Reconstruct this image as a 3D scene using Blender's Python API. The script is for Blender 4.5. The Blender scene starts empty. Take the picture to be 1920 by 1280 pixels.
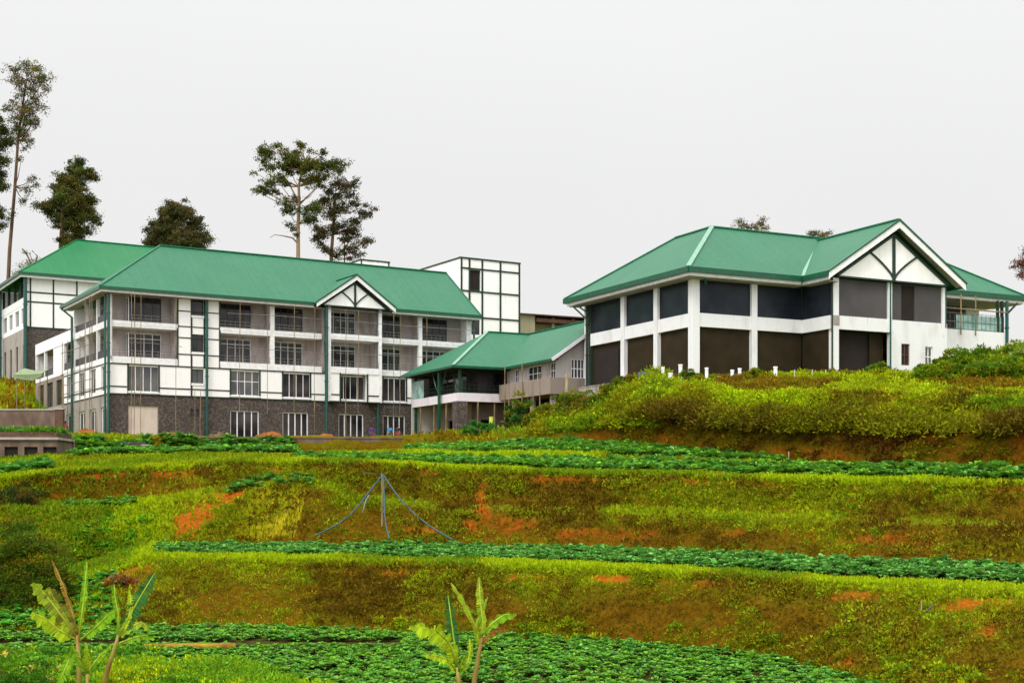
import bpy, math, random
import numpy as np
from mathutils import Vector, noise
random.seed(7); RNG = np.random.default_rng(7)
F = 2510.0; CX = 960.0; HY = 920.0          # focal length, centre and horizon in photograph pixels
scene = bpy.context.scene
COL = scene.collection
R = math.radians

def wp(px, py, d):
    """point seen at photograph pixel (px,py) standing d metres ahead of the camera"""
    return Vector(((px-CX)/F*d, d, (HY-py)/F*d))

# ---------------------------------------------------------------- materials
MATS = {}
def nodes(name):
    m = bpy.data.materials.new(name); m.use_nodes = True
    nt = m.node_tree; b = nt.nodes['Principled BSDF']
    return m, nt, b
def nn(nt, t, **kw):
    n = nt.nodes.new(t)
    for k, v in kw.items(): setattr(n, k, v)
    return n
def noise_mix(nt, c1, c2, scale, detail=5, lo=.35, hi=.65, coord='Object', stretch=(1,1,1), vec=None):
    tc = nn(nt, 'ShaderNodeTexCoord'); mp = nn(nt, 'ShaderNodeMapping'); mp.inputs['Scale'].default_value = stretch
    nt.links.new(tc.outputs[coord], mp.inputs['Vector'])
    nz = nn(nt, 'ShaderNodeTexNoise'); nz.inputs['Scale'].default_value = scale; nz.inputs['Detail'].default_value = detail
    nt.links.new(mp.outputs[0], nz.inputs['Vector'])
    mr = nn(nt, 'ShaderNodeMapRange'); mr.inputs['From Min'].default_value = lo; mr.inputs['From Max'].default_value = hi
    nt.links.new(nz.outputs['Fac'], mr.inputs['Value'])
    mx = nn(nt, 'ShaderNodeMix', data_type='RGBA')
    nt.links.new(mr.outputs[0], mx.inputs['Factor'])
    for inp, c in ((mx.inputs[6], c1), (mx.inputs[7], c2)):
        if isinstance(c, tuple): inp.default_value = (*c, 1)
        else: nt.links.new(c, inp)
    return mx.outputs[2], nz
def bump(nt, b, src, strength=.3, dist=.02):
    bp = nn(nt, 'ShaderNodeBump'); bp.inputs['Strength'].default_value = strength; bp.inputs['Distance'].default_value = dist
    nt.links.new(src, bp.inputs['Height']); nt.links.new(bp.outputs[0], b.inputs['Normal'])
def simple(name, c1, c2=None, scale=3, rough=.7, spec=.3, lo=.35, hi=.65, stretch=(1,1,1), bmp=0, metallic=0):
    m, nt, b = nodes(name)
    c2 = c2 or tuple(x*.8 for x in c1)
    o, nz = noise_mix(nt, c1, c2, scale, lo=lo, hi=hi, stretch=stretch)
    nt.links.new(o, b.inputs['Base Color'])
    b.inputs['Roughness'].default_value = rough; b.inputs['Specular IOR Level'].default_value = spec
    b.inputs['Metallic'].default_value = metallic
    if bmp: bump(nt, b, nz.outputs['Fac'], bmp, .03)
    MATS[name] = m; return m

def white_wall(name, base, stain, amount):
    m, nt, b = nodes(name)
    o, nz = noise_mix(nt, base, stain, 1.2, lo=.5, hi=.5+amount, stretch=(1,1,.35))
    o2, _ = noise_mix(nt, o, tuple(x*.9 for x in base), 9, lo=.45, hi=.8)
    nt.links.new(o2, b.inputs['Base Color']); b.inputs['Roughness'].default_value = .75; b.inputs['Specular IOR Level'].default_value = .2
    # thin drip stains running down from ledges
    o3, _ = noise_mix(nt, o2, tuple(x*.72 for x in stain), 5, 6, .62, .86, stretch=(1, 1, .07)); nt.links.new(o3, b.inputs['Base Color'])
    bump(nt, b, nz.outputs['Fac'], .15, .02); MATS[name] = m
white_wall('white_plaster', (.88,.87,.85), (.74,.71,.66), .4)
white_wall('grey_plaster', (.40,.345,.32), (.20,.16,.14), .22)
white_wall('hall_plaster', (.74,.735,.74), (.56,.54,.52), .3)
white_wall('weathered_white', (.52,.47,.46), (.28,.22,.18), .2)
white_wall('raw_concrete', (.26,.215,.18), (.14,.11,.09), .25)
white_wall('wet_concrete', (.36,.32,.28), (.18,.15,.12), .25)
white_wall('cream_door', (.58,.50,.42), (.42,.33,.25), .3)
white_wall('violet_white', (.72,.68,.72), (.52,.48,.50), .3)
white_wall('beige_render', (.36,.32,.22), (.22,.17,.11), .3)

def roof_mat(name, c, c2):
    m, nt, b = nodes(name)
    o, nz = noise_mix(nt, c, c2, .25, lo=.3, hi=.7)
    o2, _ = noise_mix(nt, o, tuple(x*.86 for x in c), 3.0, lo=.5, hi=.75)
    # rain streaks running down the slope
    uv0 = nn(nt, 'ShaderNodeUVMap'); mp0 = nn(nt, 'ShaderNodeMapping'); mp0.inputs['Scale'].default_value = (1.6, .12, 1); nt.links.new(uv0.outputs[0], mp0.inputs['Vector'])
    nz0 = nn(nt, 'ShaderNodeTexNoise'); nz0.inputs['Scale'].default_value = 1.4; nz0.inputs['Detail'].default_value = 6; nt.links.new(mp0.outputs[0], nz0.inputs['Vector'])
    mr0 = nn(nt, 'ShaderNodeMapRange'); mr0.inputs['From Min'].default_value = .45; mr0.inputs['From Max'].default_value = .8; mr0.inputs['To Max'].default_value = .5; nt.links.new(nz0.outputs['Fac'], mr0.inputs['Value'])
    mx0 = nn(nt, 'ShaderNodeMix', data_type='RGBA'); nt.links.new(mr0.outputs[0], mx0.inputs['Factor']); nt.links.new(o2, mx0.inputs[6]); mx0.inputs[7].default_value = (c[0]*1.6+.02, c[1]*1.15, c[2]*1.25+.01, 1); o2 = mx0.outputs[2]
    # sheet joints and corrugation: the uv holds metres along the eave / up the slope
    uv = nn(nt, 'ShaderNodeUVMap'); sx = nn(nt, 'ShaderNodeSeparateXYZ'); nt.links.new(uv.outputs[0], sx.inputs[0])
    fr = nn(nt, 'ShaderNodeMath', operation='FRACT'); nt.links.new(sx.outputs[0], fr.inputs[0])
    gt = nn(nt, 'ShaderNodeMath', operation='GREATER_THAN'); gt.inputs[1].default_value = .90; nt.links.new(fr.outputs[0], gt.inputs[0])
    mu = nn(nt, 'ShaderNodeMath', operation='MULTIPLY'); mu.inputs[1].default_value = .25; nt.links.new(gt.outputs[0], mu.inputs[0])
    mx = nn(nt, 'ShaderNodeMix', data_type='RGBA'); nt.links.new(mu.outputs[0], mx.inputs['Factor'])
    nt.links.new(o2, mx.inputs[6]); mx.inputs[7].default_value = (*[x*.75 for x in c], 1)
    nt.links.new(mx.outputs[2], b.inputs['Base Color'])
    sm = nn(nt, 'ShaderNodeMath', operation='MULTIPLY'); sm.inputs[1].default_value = 2*math.pi*4; nt.links.new(sx.outputs[0], sm.inputs[0])
    sn = nn(nt, 'ShaderNodeMath', operation='SINE'); nt.links.new(sm.outputs[0], sn.inputs[0])
    bump(nt, b, sn.outputs[0], .2, .01)
    b.inputs['Roughness'].default_value = .5; b.inputs['Specular IOR Level'].default_value = .22
    MATS[name] = m
roof_mat('green_roof', (.016,.128,.060), (.025,.148,.072))
roof_mat('bright_green_roof', (.006,.140,.042), (.010,.156,.050))
simple('dark_green_paint', (.004,.085,.035), (.004,.06,.03), rough=.35, spec=.5)
simple('pale_green_cap', (.17,.34,.24), (.13,.28,.19), rough=.4)
simple('timber_paint', (.012,.030,.020), (.02,.035,.02), rough=.55)
simple('pipe_green', (.004,.075,.055), (.006,.055,.045), rough=.35, spec=.5)
simple('white_paint', (.84,.84,.84), (.72,.71,.70), rough=.5)
simple('grey_metal', (.24,.23,.22), (.15,.14,.13), rough=.4, metallic=.3)
simple('bamboo', (.29,.22,.11), (.14,.10,.06), 4, stretch=(1,1,.3))
simple('black_panel', (.02,.02,.025), (.035,.03,.03), rough=.4)
simple('brown_infill', (.022,.016,.008), (.036,.025,.012), .9, rough=.8, spec=.1, lo=.3, hi=.7)
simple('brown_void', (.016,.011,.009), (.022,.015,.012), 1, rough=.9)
simple('charcoal_wall', (.080,.073,.075), (.058,.052,.054), .5, rough=.8)
simple('rust', (.13,.065,.04), (.07,.035,.022), 2.5, rough=.8, bmp=.3)
simple('tree_bark', (.20,.12,.07), (.09,.05,.03), 2.0, rough=.85, stretch=(1,1,.3))
simple('pale_bark', (.30,.20,.10), (.13,.07,.035), .8, rough=.8, stretch=(1,1,.4))
simple('banana_stem', (.30,.28,.05), (.22,.07,.02), 3, rough=.6, stretch=(1,1,.4))
simple('hose_blue', (.005,.065,.085), (.010,.045,.06), rough=.4, spec=.5)
simple('skin', (.16,.08,.05)); simple('hair', (.01,.008,.007))
simple('purple_cloth', (.10,.02,.28)); simple('blue_cloth', (.02,.28,.62)); simple('red_cloth', (.5,.02,.04)); simple('dark_cloth', (.02,.02,.03)); simple('blue_trousers', (.03,.05,.10))
simple('blue_plastic', (.03,.22,.50), rough=.4)
simple('teal_glass', (.10,.26,.22), (.35,.50,.46), 1.5, rough=.2, spec=.5)
simple('tarp', (.22,.29,.14), (.16,.22,.10), 3, rough=.5)
simple('curtain', (.30,.27,.25), (.15,.13,.13), 2.5, stretch=(3,3,.3))

def glass_mat(name, c, c2, rough, spec):
    m, nt, b = nodes(name)
    o, nz = noise_mix(nt, c, c2, .55, detail=3, lo=.35, hi=.7)
    nt.links.new(o, b.inputs['Base Color'])
    b.inputs['Roughness'].default_value = rough; b.inputs['Specular IOR Level'].default_value = spec
    MATS[name] = m
glass_mat('dark_glass', (.012,.011,.014), (.07,.058,.058), .08, .4)
glass_mat('slate_glass', (.010,.013,.019), (.024,.029,.038), .25, .18)
glass_mat('mid_glass', (.05,.055,.06), (.13,.125,.12), .10, .45)

def stone_mat():
    m, nt, b = nodes('rubble_stone')
    tc = nn(nt, 'ShaderNodeTexCoord')
    vo = nn(nt, 'ShaderNodeTexVoronoi', feature='DISTANCE_TO_EDGE'); vo.inputs['Scale'].default_value = 8; nt.links.new(tc.outputs['Object'], vo.inputs['Vector'])
    v2 = nn(nt, 'ShaderNodeTexVoronoi'); v2.inputs['Scale'].default_value = 8; nt.links.new(tc.outputs['Object'], v2.inputs['Vector'])
    cr = nn(nt, 'ShaderNodeValToRGB'); e = cr.color_ramp.elements
    e[0].color = (.030,.024,.020,1); e[1].color = (.15,.115,.09,1); k = e.new(.6); k.color = (.055,.042,.035,1)
    sp = nn(nt, 'ShaderNodeSeparateColor'); nt.links.new(v2.outputs['Color'], sp.inputs[0]); nt.links.new(sp.outputs[0], cr.inputs[0])
    mr = nn(nt, 'ShaderNodeMapRange'); mr.inputs['From Max'].default_value = .09; nt.links.new(vo.outputs['Distance'], mr.inputs['Value'])
    mx = nn(nt, 'ShaderNodeMix', data_type='RGBA'); nt.links.new(mr.outputs[0], mx.inputs['Factor'])
    mx.inputs[6].default_value = (.11,.09,.075,1); nt.links.new(cr.outputs[0], mx.inputs[7])
    nt.links.new(mx.outputs[2], b.inputs['Base Color']); b.inputs['Roughness'].default_value = .85
    bump(nt, b, mr.outputs[0], .6, .05); MATS['rubble_stone'] = m
stone_mat()

def tint_mat(name, rough=.6, transl=.25, nscale=25, var=.35, spec=.25):
    """leaf and soil material: colour comes from the mesh's own 'tint' (species/soil colour; skyline tree leaves lightened for haze), broken up by noise"""
    m, nt, b = nodes(name)
    at = nn(nt, 'ShaderNodeAttribute', attribute_name='tint')
    nz = nn(nt, 'ShaderNodeTexNoise'); nz.inputs['Scale'].default_value = nscale; nz.inputs['Detail'].default_value = 4
    tc = nn(nt, 'ShaderNodeTexCoord'); nt.links.new(tc.outputs['Object'], nz.inputs['Vector'])
    mr = nn(nt, 'ShaderNodeMapRange'); mr.inputs['From Min'].default_value = .3; mr.inputs['From Max'].default_value = .7
    mr.inputs['To Min'].default_value = 1-var; mr.inputs['To Max'].default_value = 1+var
    nt.links.new(nz.outputs['Fac'], mr.inputs['Value'])
    vm = nn(nt, 'ShaderNodeVectorMath', operation='SCALE'); nt.links.new(at.outputs['Color'], vm.inputs[0]); nt.links.new(mr.outputs[0], vm.inputs['Scale'])
    nt.links.new(vm.outputs[0], b.inputs['Base Color']); b.inputs['Roughness'].default_value = rough; b.inputs['Specular IOR Level'].default_value = spec
    if transl:
        tr = nn(nt, 'ShaderNodeBsdfTranslucent'); nt.links.new(vm.outputs[0], tr.inputs['Color'])
        ms = nn(nt, 'ShaderNodeMixShader'); ms.inputs[0].default_value = transl
        out = nt.nodes['Material Output']
        nt.links.new(b.outputs[0], ms.inputs[1]); nt.links.new(tr.outputs[0], ms.inputs[2]); nt.links.new(ms.outputs[0], out.inputs['Surface'])
    else:
        bump(nt, b, nz.outputs['Fac'], .7, .12)
    MATS[name] = m; return m
tint_mat('leaf', .8, .25, 3, .25, .06)
tint_mat('crop_leaf', .7, .25, 6, .3, .08)
tint_mat('soil', 1, 0, 5, .35, .0)
tint_mat('stem', .8, .0, 6, .25, .1)

# ---------------------------------------------------------------- mesh helpers
def tag(o, label=None, cat=None, group=None, kind=None):
    if label: o['label'] = label
    if cat: o['category'] = cat
    if group: o['group'] = group
    if kind: o['kind'] = kind
    return o
def empty(name, loc, rz=0):
    o = bpy.data.objects.new(name, None); COL.objects.link(o); o.location = loc; o.rotation_euler = (0, 0, rz); o.empty_display_size = .5
    return o

class MB:
    def __init__(s): s.v = []; s.f = []; s.uv = {}
    def poly(s, pts, uv=None):
        i = len(s.v); s.v += [tuple(p) for p in pts]; s.f.append(tuple(range(i, i+len(pts))))
        if uv: s.uv[len(s.f)-1] = uv
        return s
    def box(s, x0, x1, y0, y1, z0, z1):
        if x0 > x1: x0, x1 = x1, x0
        if y0 > y1: y0, y1 = y1, y0
        if z0 > z1: z0, z1 = z1, z0
        i = len(s.v)
        s.v += [(x0,y0,z0),(x1,y0,z0),(x1,y1,z0),(x0,y1,z0),(x0,y0,z1),(x1,y0,z1),(x1,y1,z1),(x0,y1,z1)]
        for q in ((0,3,2,1),(4,5,6,7),(0,1,5,4),(1,2,6,5),(2,3,7,6),(3,0,4,7)): s.f.append(tuple(i+k for k in q))
        return s
    def bar(s, p, q, w, h):
        """rectangular bar from p to q, w wide sideways, h tall"""
        p = Vector(p); q = Vector(q); d = (q-p).normalized()
        up = Vector((0,0,1)) if abs(d.z) < .95 else Vector((0,1,0))
        sd = d.cross(up).normalized(); up = sd.cross(d).normalized()
        i = len(s.v)
        for e in (p, q):
            for a, b in ((-1,-1),(1,-1),(1,1),(-1,1)): s.v.append(tuple(e + sd*(a*w/2) + up*(b*h/2)))
        for qd in ((0,1,2,3),(7,6,5,4),(0,4,5,1),(1,5,6,2),(2,6,7,3),(3,7,4,0)): s.f.append(tuple(i+k for k in qd))
        return s
    def tube(s, pts, rads, n=8):
        pts = [Vector(p) for p in pts]
        if not isinstance(rads, (list, tuple)): rads = [rads]*len(pts)
        i0 = len(s.v)
        for j, p in enumerate(pts):
            d = (pts[min(j+1, len(pts)-1)] - pts[max(j-1, 0)]).normalized()
            a = d.orthogonal().normalized() if abs(d.z) < .9 else Vector((1,0,0)); a = (a - d*a.dot(d)).normalized(); b = d.cross(a)
            for k in range(n):
                t = 2*math.pi*k/n; s.v.append(tuple(p + (a*math.cos(t)+b*math.sin(t))*rads[j]))
        for j in range(len(pts)-1):
            for k in range(n):
                s.f.append((i0+j*n+k, i0+j*n+(k+1)%n, i0+(j+1)*n+(k+1)%n, i0+(j+1)*n+k))
        s.f.append(tuple(i0+k for k in range(n))[::-1]); s.f.append(tuple(i0+(len(pts)-1)*n+k for k in range(n)))
        return s
    def prism(s, pts, dvec):
        """closed polygon extruded by a vector"""
        n = len(pts); i = len(s.v); d = Vector(dvec)
        s.v += [tuple(p) for p in pts] + [tuple(Vector(p)+d) for p in pts]
        s.f.append(tuple(range(i, i+n))); s.f.append(tuple(range(i+2*n-1, i+n-1, -1)))
        for k in range(n): s.f.append((i+k, i+(k+1)%n, i+n+(k+1)%n, i+n+k))
        return s
    def wall(s, axis, c, th, a0, a1, z0, z1, holes=()):
        """wall sheet with real openings. axis 'x': runs along x at y=c..c+th; axis 'y': runs along y at x=c..c+th"""
        P = (lambda a, t, z: (a, c+t, z)) if axis == 'x' else (lambda a, t, z: (c+t, a, z))
        A = sorted(set([a0, a1] + [min(max(h[k], a0), a1) for h in holes for k in (0, 1)]))
        Z = sorted(set([z0, z1] + [min(max(h[k], z0), z1) for h in holes for k in (2, 3)]))
        def inh(a, z): return any(h[0] < a < h[1] and h[2] < z < h[3] for h in holes)
        for i in range(len(A)-1):
            for j in range(len(Z)-1):
                if A[i+1]-A[i] < 1e-5 or Z[j+1]-Z[j] < 1e-5: continue
                if inh((A[i]+A[i+1])/2, (Z[j]+Z[j+1])/2): continue
                for t in (0, th):
                    s.poly([P(A[i],t,Z[j]), P(A[i+1],t,Z[j]), P(A[i+1],t,Z[j+1]), P(A[i],t,Z[j+1])])
        s._ring(P, a0, a1, z0, z1, th)
        for h in holes: s._ring(P, max(h[0],a0), min(h[1],a1), max(h[2],z0), min(h[3],z1), th)
        return s
    def _ring(s, P, a0, a1, z0, z1, th):
        q = [(a0,z0),(a1,z0),(a1,z1),(a0,z1)]
        for k in range(4):
            (a, z), (b, y) = q[k], q[(k+1)%4]; s.poly([P(a,0,z), P(b,0,y), P(b,th,y), P(a,th,z)])
    def build(s, name, mat, parent=None, smooth=False):
        me = bpy.data.meshes.new(name); me.from_pydata(s.v, [], s.f)
        if s.uv:
            uvl = me.uv_layers.new(name='UVMap')
            for fi, uvs in s.uv.items():
                p = me.polygons[fi]
                for li, uv in zip(p.loop_indices, uvs): uvl.data[li].uv = uv
        if smooth:
            for p in me.polygons: p.use_smooth = True
        me.materials.append(MATS[mat] if isinstance(mat, str) else mat)
        me.validate(); me.update()
        o = bpy.data.objects.new(name, me); COL.objects.link(o)
        if parent: o.parent = parent
        return o

def roof_planes(mb, planes, th=.10):
    """each plane a list of points, first edge = eave; sheet of real thickness with uv in metres along the eave"""
    for pl in planes:
        P = [Vector(p) for p in pl]; e = (P[1]-P[0]).normalized(); n = e.cross(P[2]-P[0]).normalized()
        if n.z < 0: n = -n
        up = n.cross(e); uv = [((p-P[0]).dot(e), (p-P[0]).dot(up)) for p in P]
        mb.poly(P, uv); Q = [p - Vector((0,0,th)) for p in P]; mb.poly(Q[::-1])
        for k in range(len(P)):
            k2 = (k+1) % len(P); mb.poly([P[k], P[k2], Q[k2], Q[k]])

class Frame:
    """a building's own axes: x along its front, y backwards, z up from z0"""
    def __init__(s, px, d, ux, uy, z0, name):
        n = math.hypot(ux, uy); s.u = (ux/n, uy/n); s.X = (px-CX)/F*d; s.Y = d; s.z0 = z0
        s.e = empty(name, (s.X, s.Y, z0), math.atan2(uy, ux))
    def x_at(s, px, y=0):
        k = (px-CX)/F; X = s.X - s.u[1]*y; Y = s.Y + s.u[0]*y
        return (k*Y - X)/(s.u[0] - k*s.u[1])
    def y_at(s, px, x=0):
        k = (px-CX)/F; X = s.X + s.u[0]*x; Y = s.Y + s.u[1]*x
        return (k*Y - X)/(-s.u[1] - k*s.u[0])
    def z_at(s, py, x, y):
        D = s.Y + s.u[1]*x + s.u[0]*y
        return (HY-py)/F*D - s.z0

def window(parent, axis, c, a0, a1, z0, z1, cols=4, rows=1, glass='dark_glass', frame='white_paint', out=-1, tr=.0, t=.055, name='window'):
    """frame with mullions standing in a wall opening, pane as its child; out = -1: outside is towards smaller c"""
    mb = MB(); d0, d1 = c, c+.08
    def B(x0, x1, zz0, zz1, y0=d0, y1=d1):
        if axis == 'x': mb.box(x0, x1, y0, y1, zz0, zz1)
        else: mb.box(y0, y1, x0, x1, zz0, zz1)
    B(a0, a0+t, z0, z1); B(a1-t, a1, z0, z1); B(a0+t, a1-t, z0, z0+t); B(a0+t, a1-t, z1-t, z1)
    if tr: B(a0+t, a1-t, z1-tr-t/2, z1-tr+t/2, d0+.004, d1-.004)
    for k in range(1, cols):
        x = a0+(a1-a0)*k/cols; B(x-t/2, x+t/2, z0+t, z1-t, d0+.008, d1-.008)
    for k in range(1, rows):
        z = z0+(z1-z0)*k/rows; B(a0+t, a1-t, z-t/2.5, z+t/2.5, d0+.012, d1-.012)
    w = mb.build(name, frame, parent)
    p = MB(); y0 = c+.035; y1 = c+.05
    if axis == 'x': p.box(a0+.02, a1-.02, y0, y1, z0+.02, z1-.02)
    else: p.box(y0, y1, a0+.02, a1-.02, z0+.02, z1-.02)
    p.build('pane', glass, w)
    return w

# fast leaf meshes -------------------------------------------------
def mesh_np(name, V, quads, tint, mat, parent=None, smooth=False):
    me = bpy.data.meshes.new(name); n = len(quads); k = quads.shape[1]
    me.vertices.add(len(V)); me.vertices.foreach_set('co', V.astype(np.float32).ravel())
    me.loops.add(n*k); me.loops.foreach_set('vertex_index', quads.astype(np.int32).ravel())
    me.polygons.add(n); me.polygons.foreach_set('loop_start', np.arange(0, n*k, k, dtype=np.int32))
    if smooth: me.polygons.foreach_set('use_smooth', np.ones(n, dtype=bool))
    me.update(calc_edges=True)
    at = me.color_attributes.new('tint', 'FLOAT_COLOR', 'POINT')
    c = np.ones((len(V), 4), dtype=np.float32); c[:, :3] = tint; at.data.foreach_set('color', c.ravel())
    me.materials.append(MATS[mat]); me.validate()
    o = bpy.data.objects.new(name, me); COL.objects.link(o)
    if parent: o.parent = parent
    return o
def unit(a): return a/np.maximum(np.linalg.norm(a, axis=1, keepdims=True), 1e-9)
def leaves(P, D, L, W, tint, bend=.25):
    """rhombic leaves: base points P, directions D, lengths L, widths W -> verts, quads, tints"""
    n = len(P); D = unit(D); r = unit(RNG.normal(size=(n, 3))); S = unit(np.cross(D, r)); N = np.cross(S, D)
    L = np.broadcast_to(L, (n,))[:, None]; W = np.broadcast_to(W, (n,))[:, None]
    mid = P + D*L*.5 + N*L*bend*.3
    V = np.stack([P, mid+S*W*.5, P+D*L-N*L*bend*.2, mid-S*W*.5], 1).reshape(-1, 3)
    Q = np.arange(4*n).reshape(n, 4)
    return V, Q, np.repeat(tint, 4, axis=0)
def jitter(c, n, amt=.25, hue=.12):
    c = np.array(c)[None, :]*np.ones((n, 1)); return c*(1+RNG.uniform(-amt, amt, (n, 1)))*(1+RNG.uniform(-hue, hue, (n, 3)))
# ---------------------------------------------------------------- terrain: contour lines of the hillside
K = [-300,0,120,280,420,560,760,1000,1100,1200,1450,1700,1920,2220]
def byZ(py, Z): return [(p, z*F/(HY-p)) for p, z in zip(py, Z)]
def byD(py, D): return list(zip(py, D))
def flat(D, Z):
    D = D if isinstance(D, list) else [D]*len(K); Z = Z if isinstance(Z, list) else [Z]*len(K)
    return [(HY-z/d*F, d) for d, z in zip(D, Z)]
LN = {}
LN['n0'] = flat(1.5, -1.7)
LN['n1'] = flat([26,26,26,26,26,26,26,26,26,25,23,21,19,17], -6.9)
LN['n2'] = flat([35,35,35,35,35,35,35,35,34,34,32,29,26,24], [-6.1]*10+[-6.1,-6.3,-6.5,-6.5])
LN['L1'] = byZ([1190,1185,1182,1178,1178,1182,1190,1197,1203,1210,1236,1300,1350,1410], [-5.6]*11+[-5.7,-5.8,-5.9])
LN['L2'] = byZ([1105,1110,1100,1046,1048,1052,1057,1064,1068,1072,1085,1098,1109,1125], [-4.4,-4.6,-4.3]+[-3.1]*11)
LN['L3'] = byZ([1080,1085,1070,1024,1024,1025,1026,1030,1033,1036,1048,1058,1068,1080], [-4,-4.1,-3.8]+[-2.75]*11)
L4 = byD([905,900,885,880,872,868,875,886,889,892,900,905,909,915], [72,72,72,74,74,72,71,68,66.5,64.5,59,55,51.5,48])
def between(a, b, t, dd=0): return [((p1+(p2-p1)*t), d1+(d2-d1)*t+dd) for (p1, d1), (p2, d2) in zip(a, b)]
m1 = between(LN['L3'], L4, .50); m2 = between(LN['L3'], L4, .60, .5)
left1 = [(965,67),(960,68),(955,68.5),(950,70),(925,70),(905,69)]; left2 = [(955,70),(950,71),(946,71.5),(938,72),(913,72),(897,70.5)]
LN['L3b'] = left1 + m1[6:]; LN['L3c'] = left2 + m2[6:]
LN['L4'] = L4
LN['L5'] = byD([890,885,868,861,859,858,862,866,868,871,878,884,888,893], [80,82,82,83,82,80,78,75.5,74,71,64.5,59,55,51])
LN['L6'] = byD([880,872,862,856,855,854,854,856,858,861,873,881,885,890], [82,84,84,85,84,82,80,77,75.5,72.5,66,60,56,52])
LN['L7'] = byD([870,862,855,851,851,850,846,833,836,842,868,876,880,885], [88,87,90,96,98,99,100.5,86,84,80,70,62,58,54])
LN['L8'] = byD([830,862,815,818,817,817,817,803,778,738,742,748,752,752], [96,93,96,98,100,101,102.5,92,88,83,73,66,61.5,58])
LN['L9'] = flat([104,104,106,108,108,108,110,105,102,91.5,88,85,84,84], [5.6,5.2,4.2,4.2,4.2,4.2,4.2,4.3,5.4,7.6,7.6,7.4,7.6,8.5])
LN['M0'] = flat(118, [8,7.6,4.6,4.2,4.2,4.2,4.2,4.4,5.5,8,8,8,11,13])
LN['M1'] = flat(150, [13,12.8,11,8,8,8,8,8,8,8,8,9,14,15])
LN['M2'] = flat(420, 6.0)
LN['M3'] = flat(4000, -60)
ORDER = ['n0','n1','n2','L1','L2','L3','L3b','L3c','L4','L5','L6','L7','L8','L9','M0','M1','M2','M3']
SUB = {'n0':4,'n1':10,'n2':34,'L1':26,'L2':16,'L3':22,'L3b':4,'L3c':18,'L4':14,'L5':4,'L6':16,'L7':26,'L8':14,'L9':6,'M0':8,'M1':4,'M2':4}
PXS = np.concatenate([[-2600,-1500,-900,-500], np.arange(-300, 2221, 7), [2450,2900,3600,4700]]).astype(float)
def line_at(nm, px):
    py = np.interp(px, K, [a for a, b in LN[nm]]); d = np.interp(px, K, [b for a, b in LN[nm]])
    return py, d
rows = []; rowname = []; rowt = []
for i, nm in enumerate(ORDER[:-1]):
    pa, da = line_at(nm, PXS); pb, db = line_at(ORDER[i+1], PXS)
    Za = (HY-pa)/F*da; Zb = (HY-pb)/F*db
    n = SUB[nm]
    for k in range(n):
        t = k/n; tz = t
        if nm in ('L1','L3','L3c','L7'):      # banks: rounded top, steeper below
            tz = t**(.5 if nm == 'L7' else .85)
        d = da+(db-da)*t; Z = Za+(Zb-Za)*tz
        rows.append(np.stack([(PXS-CX)/F*d, d, Z], 1)); rowname.append(nm); rowt.append(t)
pa, da = line_at('M3', PXS); rows.append(np.stack([(PXS-CX)/F*da, da, (HY-pa)/F*da], 1)); rowname.append('M3'); rowt.append(0)
G = np.array(rows)                                             # rows x cols x 3
AMP = {'n0':.15,'n1':.3,'n2':.14,'L1':.40,'L2':.10,'L3':.42,'L3b':.2,'L3c':.40,'L4':.09,'L5':.12,'L6':.12,'L7':.55,'L8':.30,'L9':.12,'M0':.3,'M1':.4,'M2':2,'M3':0}
NR, NC = G.shape[:2]
def fbm(p, s, o=3):
    return noise.fractal(Vector((p[0]*s, p[1]*s, p[2]*s)), 1.0, 2.0, o)
# smooth the line kinks sideways a little so terraces curve instead of bending
for it in range(10):
    G[:, 5:-5, 1:] = (G[:, 4:-6, 1:]+2*G[:, 5:-5, 1:]+G[:, 6:-4, 1:])/4
G[:, :, 0] = (PXS[None, :]-CX)/F*G[:, :, 1]
DSP = np.zeros((NR, NC))
for r in range(NR):
    amp = AMP[rowname[r]]; t = rowt[r]
    if rowname[r] in ('L1','L3','L3c','L7'): amp *= .25+.9*math.sin(math.pi*min(1, max(0, t)))
    for c in range(NC):
        p = G[r, c]; DSP[r, c] = amp*(fbm(p, .22, 4)*1.0 + fbm((p[0]+50, p[1], p[2]), .9, 2)*.35)
G[:, :, 1] += -DSP*.8*np.array([1 if n in ('L1','L3','L3c','L7') else 0 for n in rowname])[:, None]
G[:, :, 2] += DSP*.55

# soil / moss colour of the ground surface itself
MOSS = np.array((.095,.095,.004)); BROWN = np.array((.092,.048,.003)); CLAY = np.array((.24,.062,.006)); GRASS = np.array((.13,.20,.006)); EARTH = np.array((.05,.045,.012))
PATCH = [(365,968,75,34,-.5),(420,935,40,14,-.3),(905,940,15,45,0.15),(880,985,22,28,0),(1045,895,45,9,0),(1010,902,22,10,0),(545,1165,24,24,-.6),(1600,1235,70,22,-.3),(1850,1180,45,18,0),
         (1230,818,150,20,0.05),(1110,826,60,12,0),(1480,850,110,15,0),(1700,868,220,9,0),(480,880,70,8,0),(530,842,60,4,0),(1080,848,60,5,0),(985,862,50,5,0),(640,1052,60,5,0),
         (1500,1078,60,5,0.05),(1300,1070,70,4,0),(1390,1000,40,18,0),(1100,1000,160,14,0),(760,995,90,10,0),(1650,1010,180,12,0),(150,930,60,10,0),(320,895,60,8,0),(960,985,60,20,0),(20,738,45,16,0),
         (250,935,70,5,0),(200,975,60,6,0),(620,870,60,4,0),(840,874,80,3,0),(1350,878,60,3,0),(1800,906,120,3,0),(1490,1000,90,14,0),(1250,885,40,3,0),(350,1045,60,4,0)]
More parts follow.
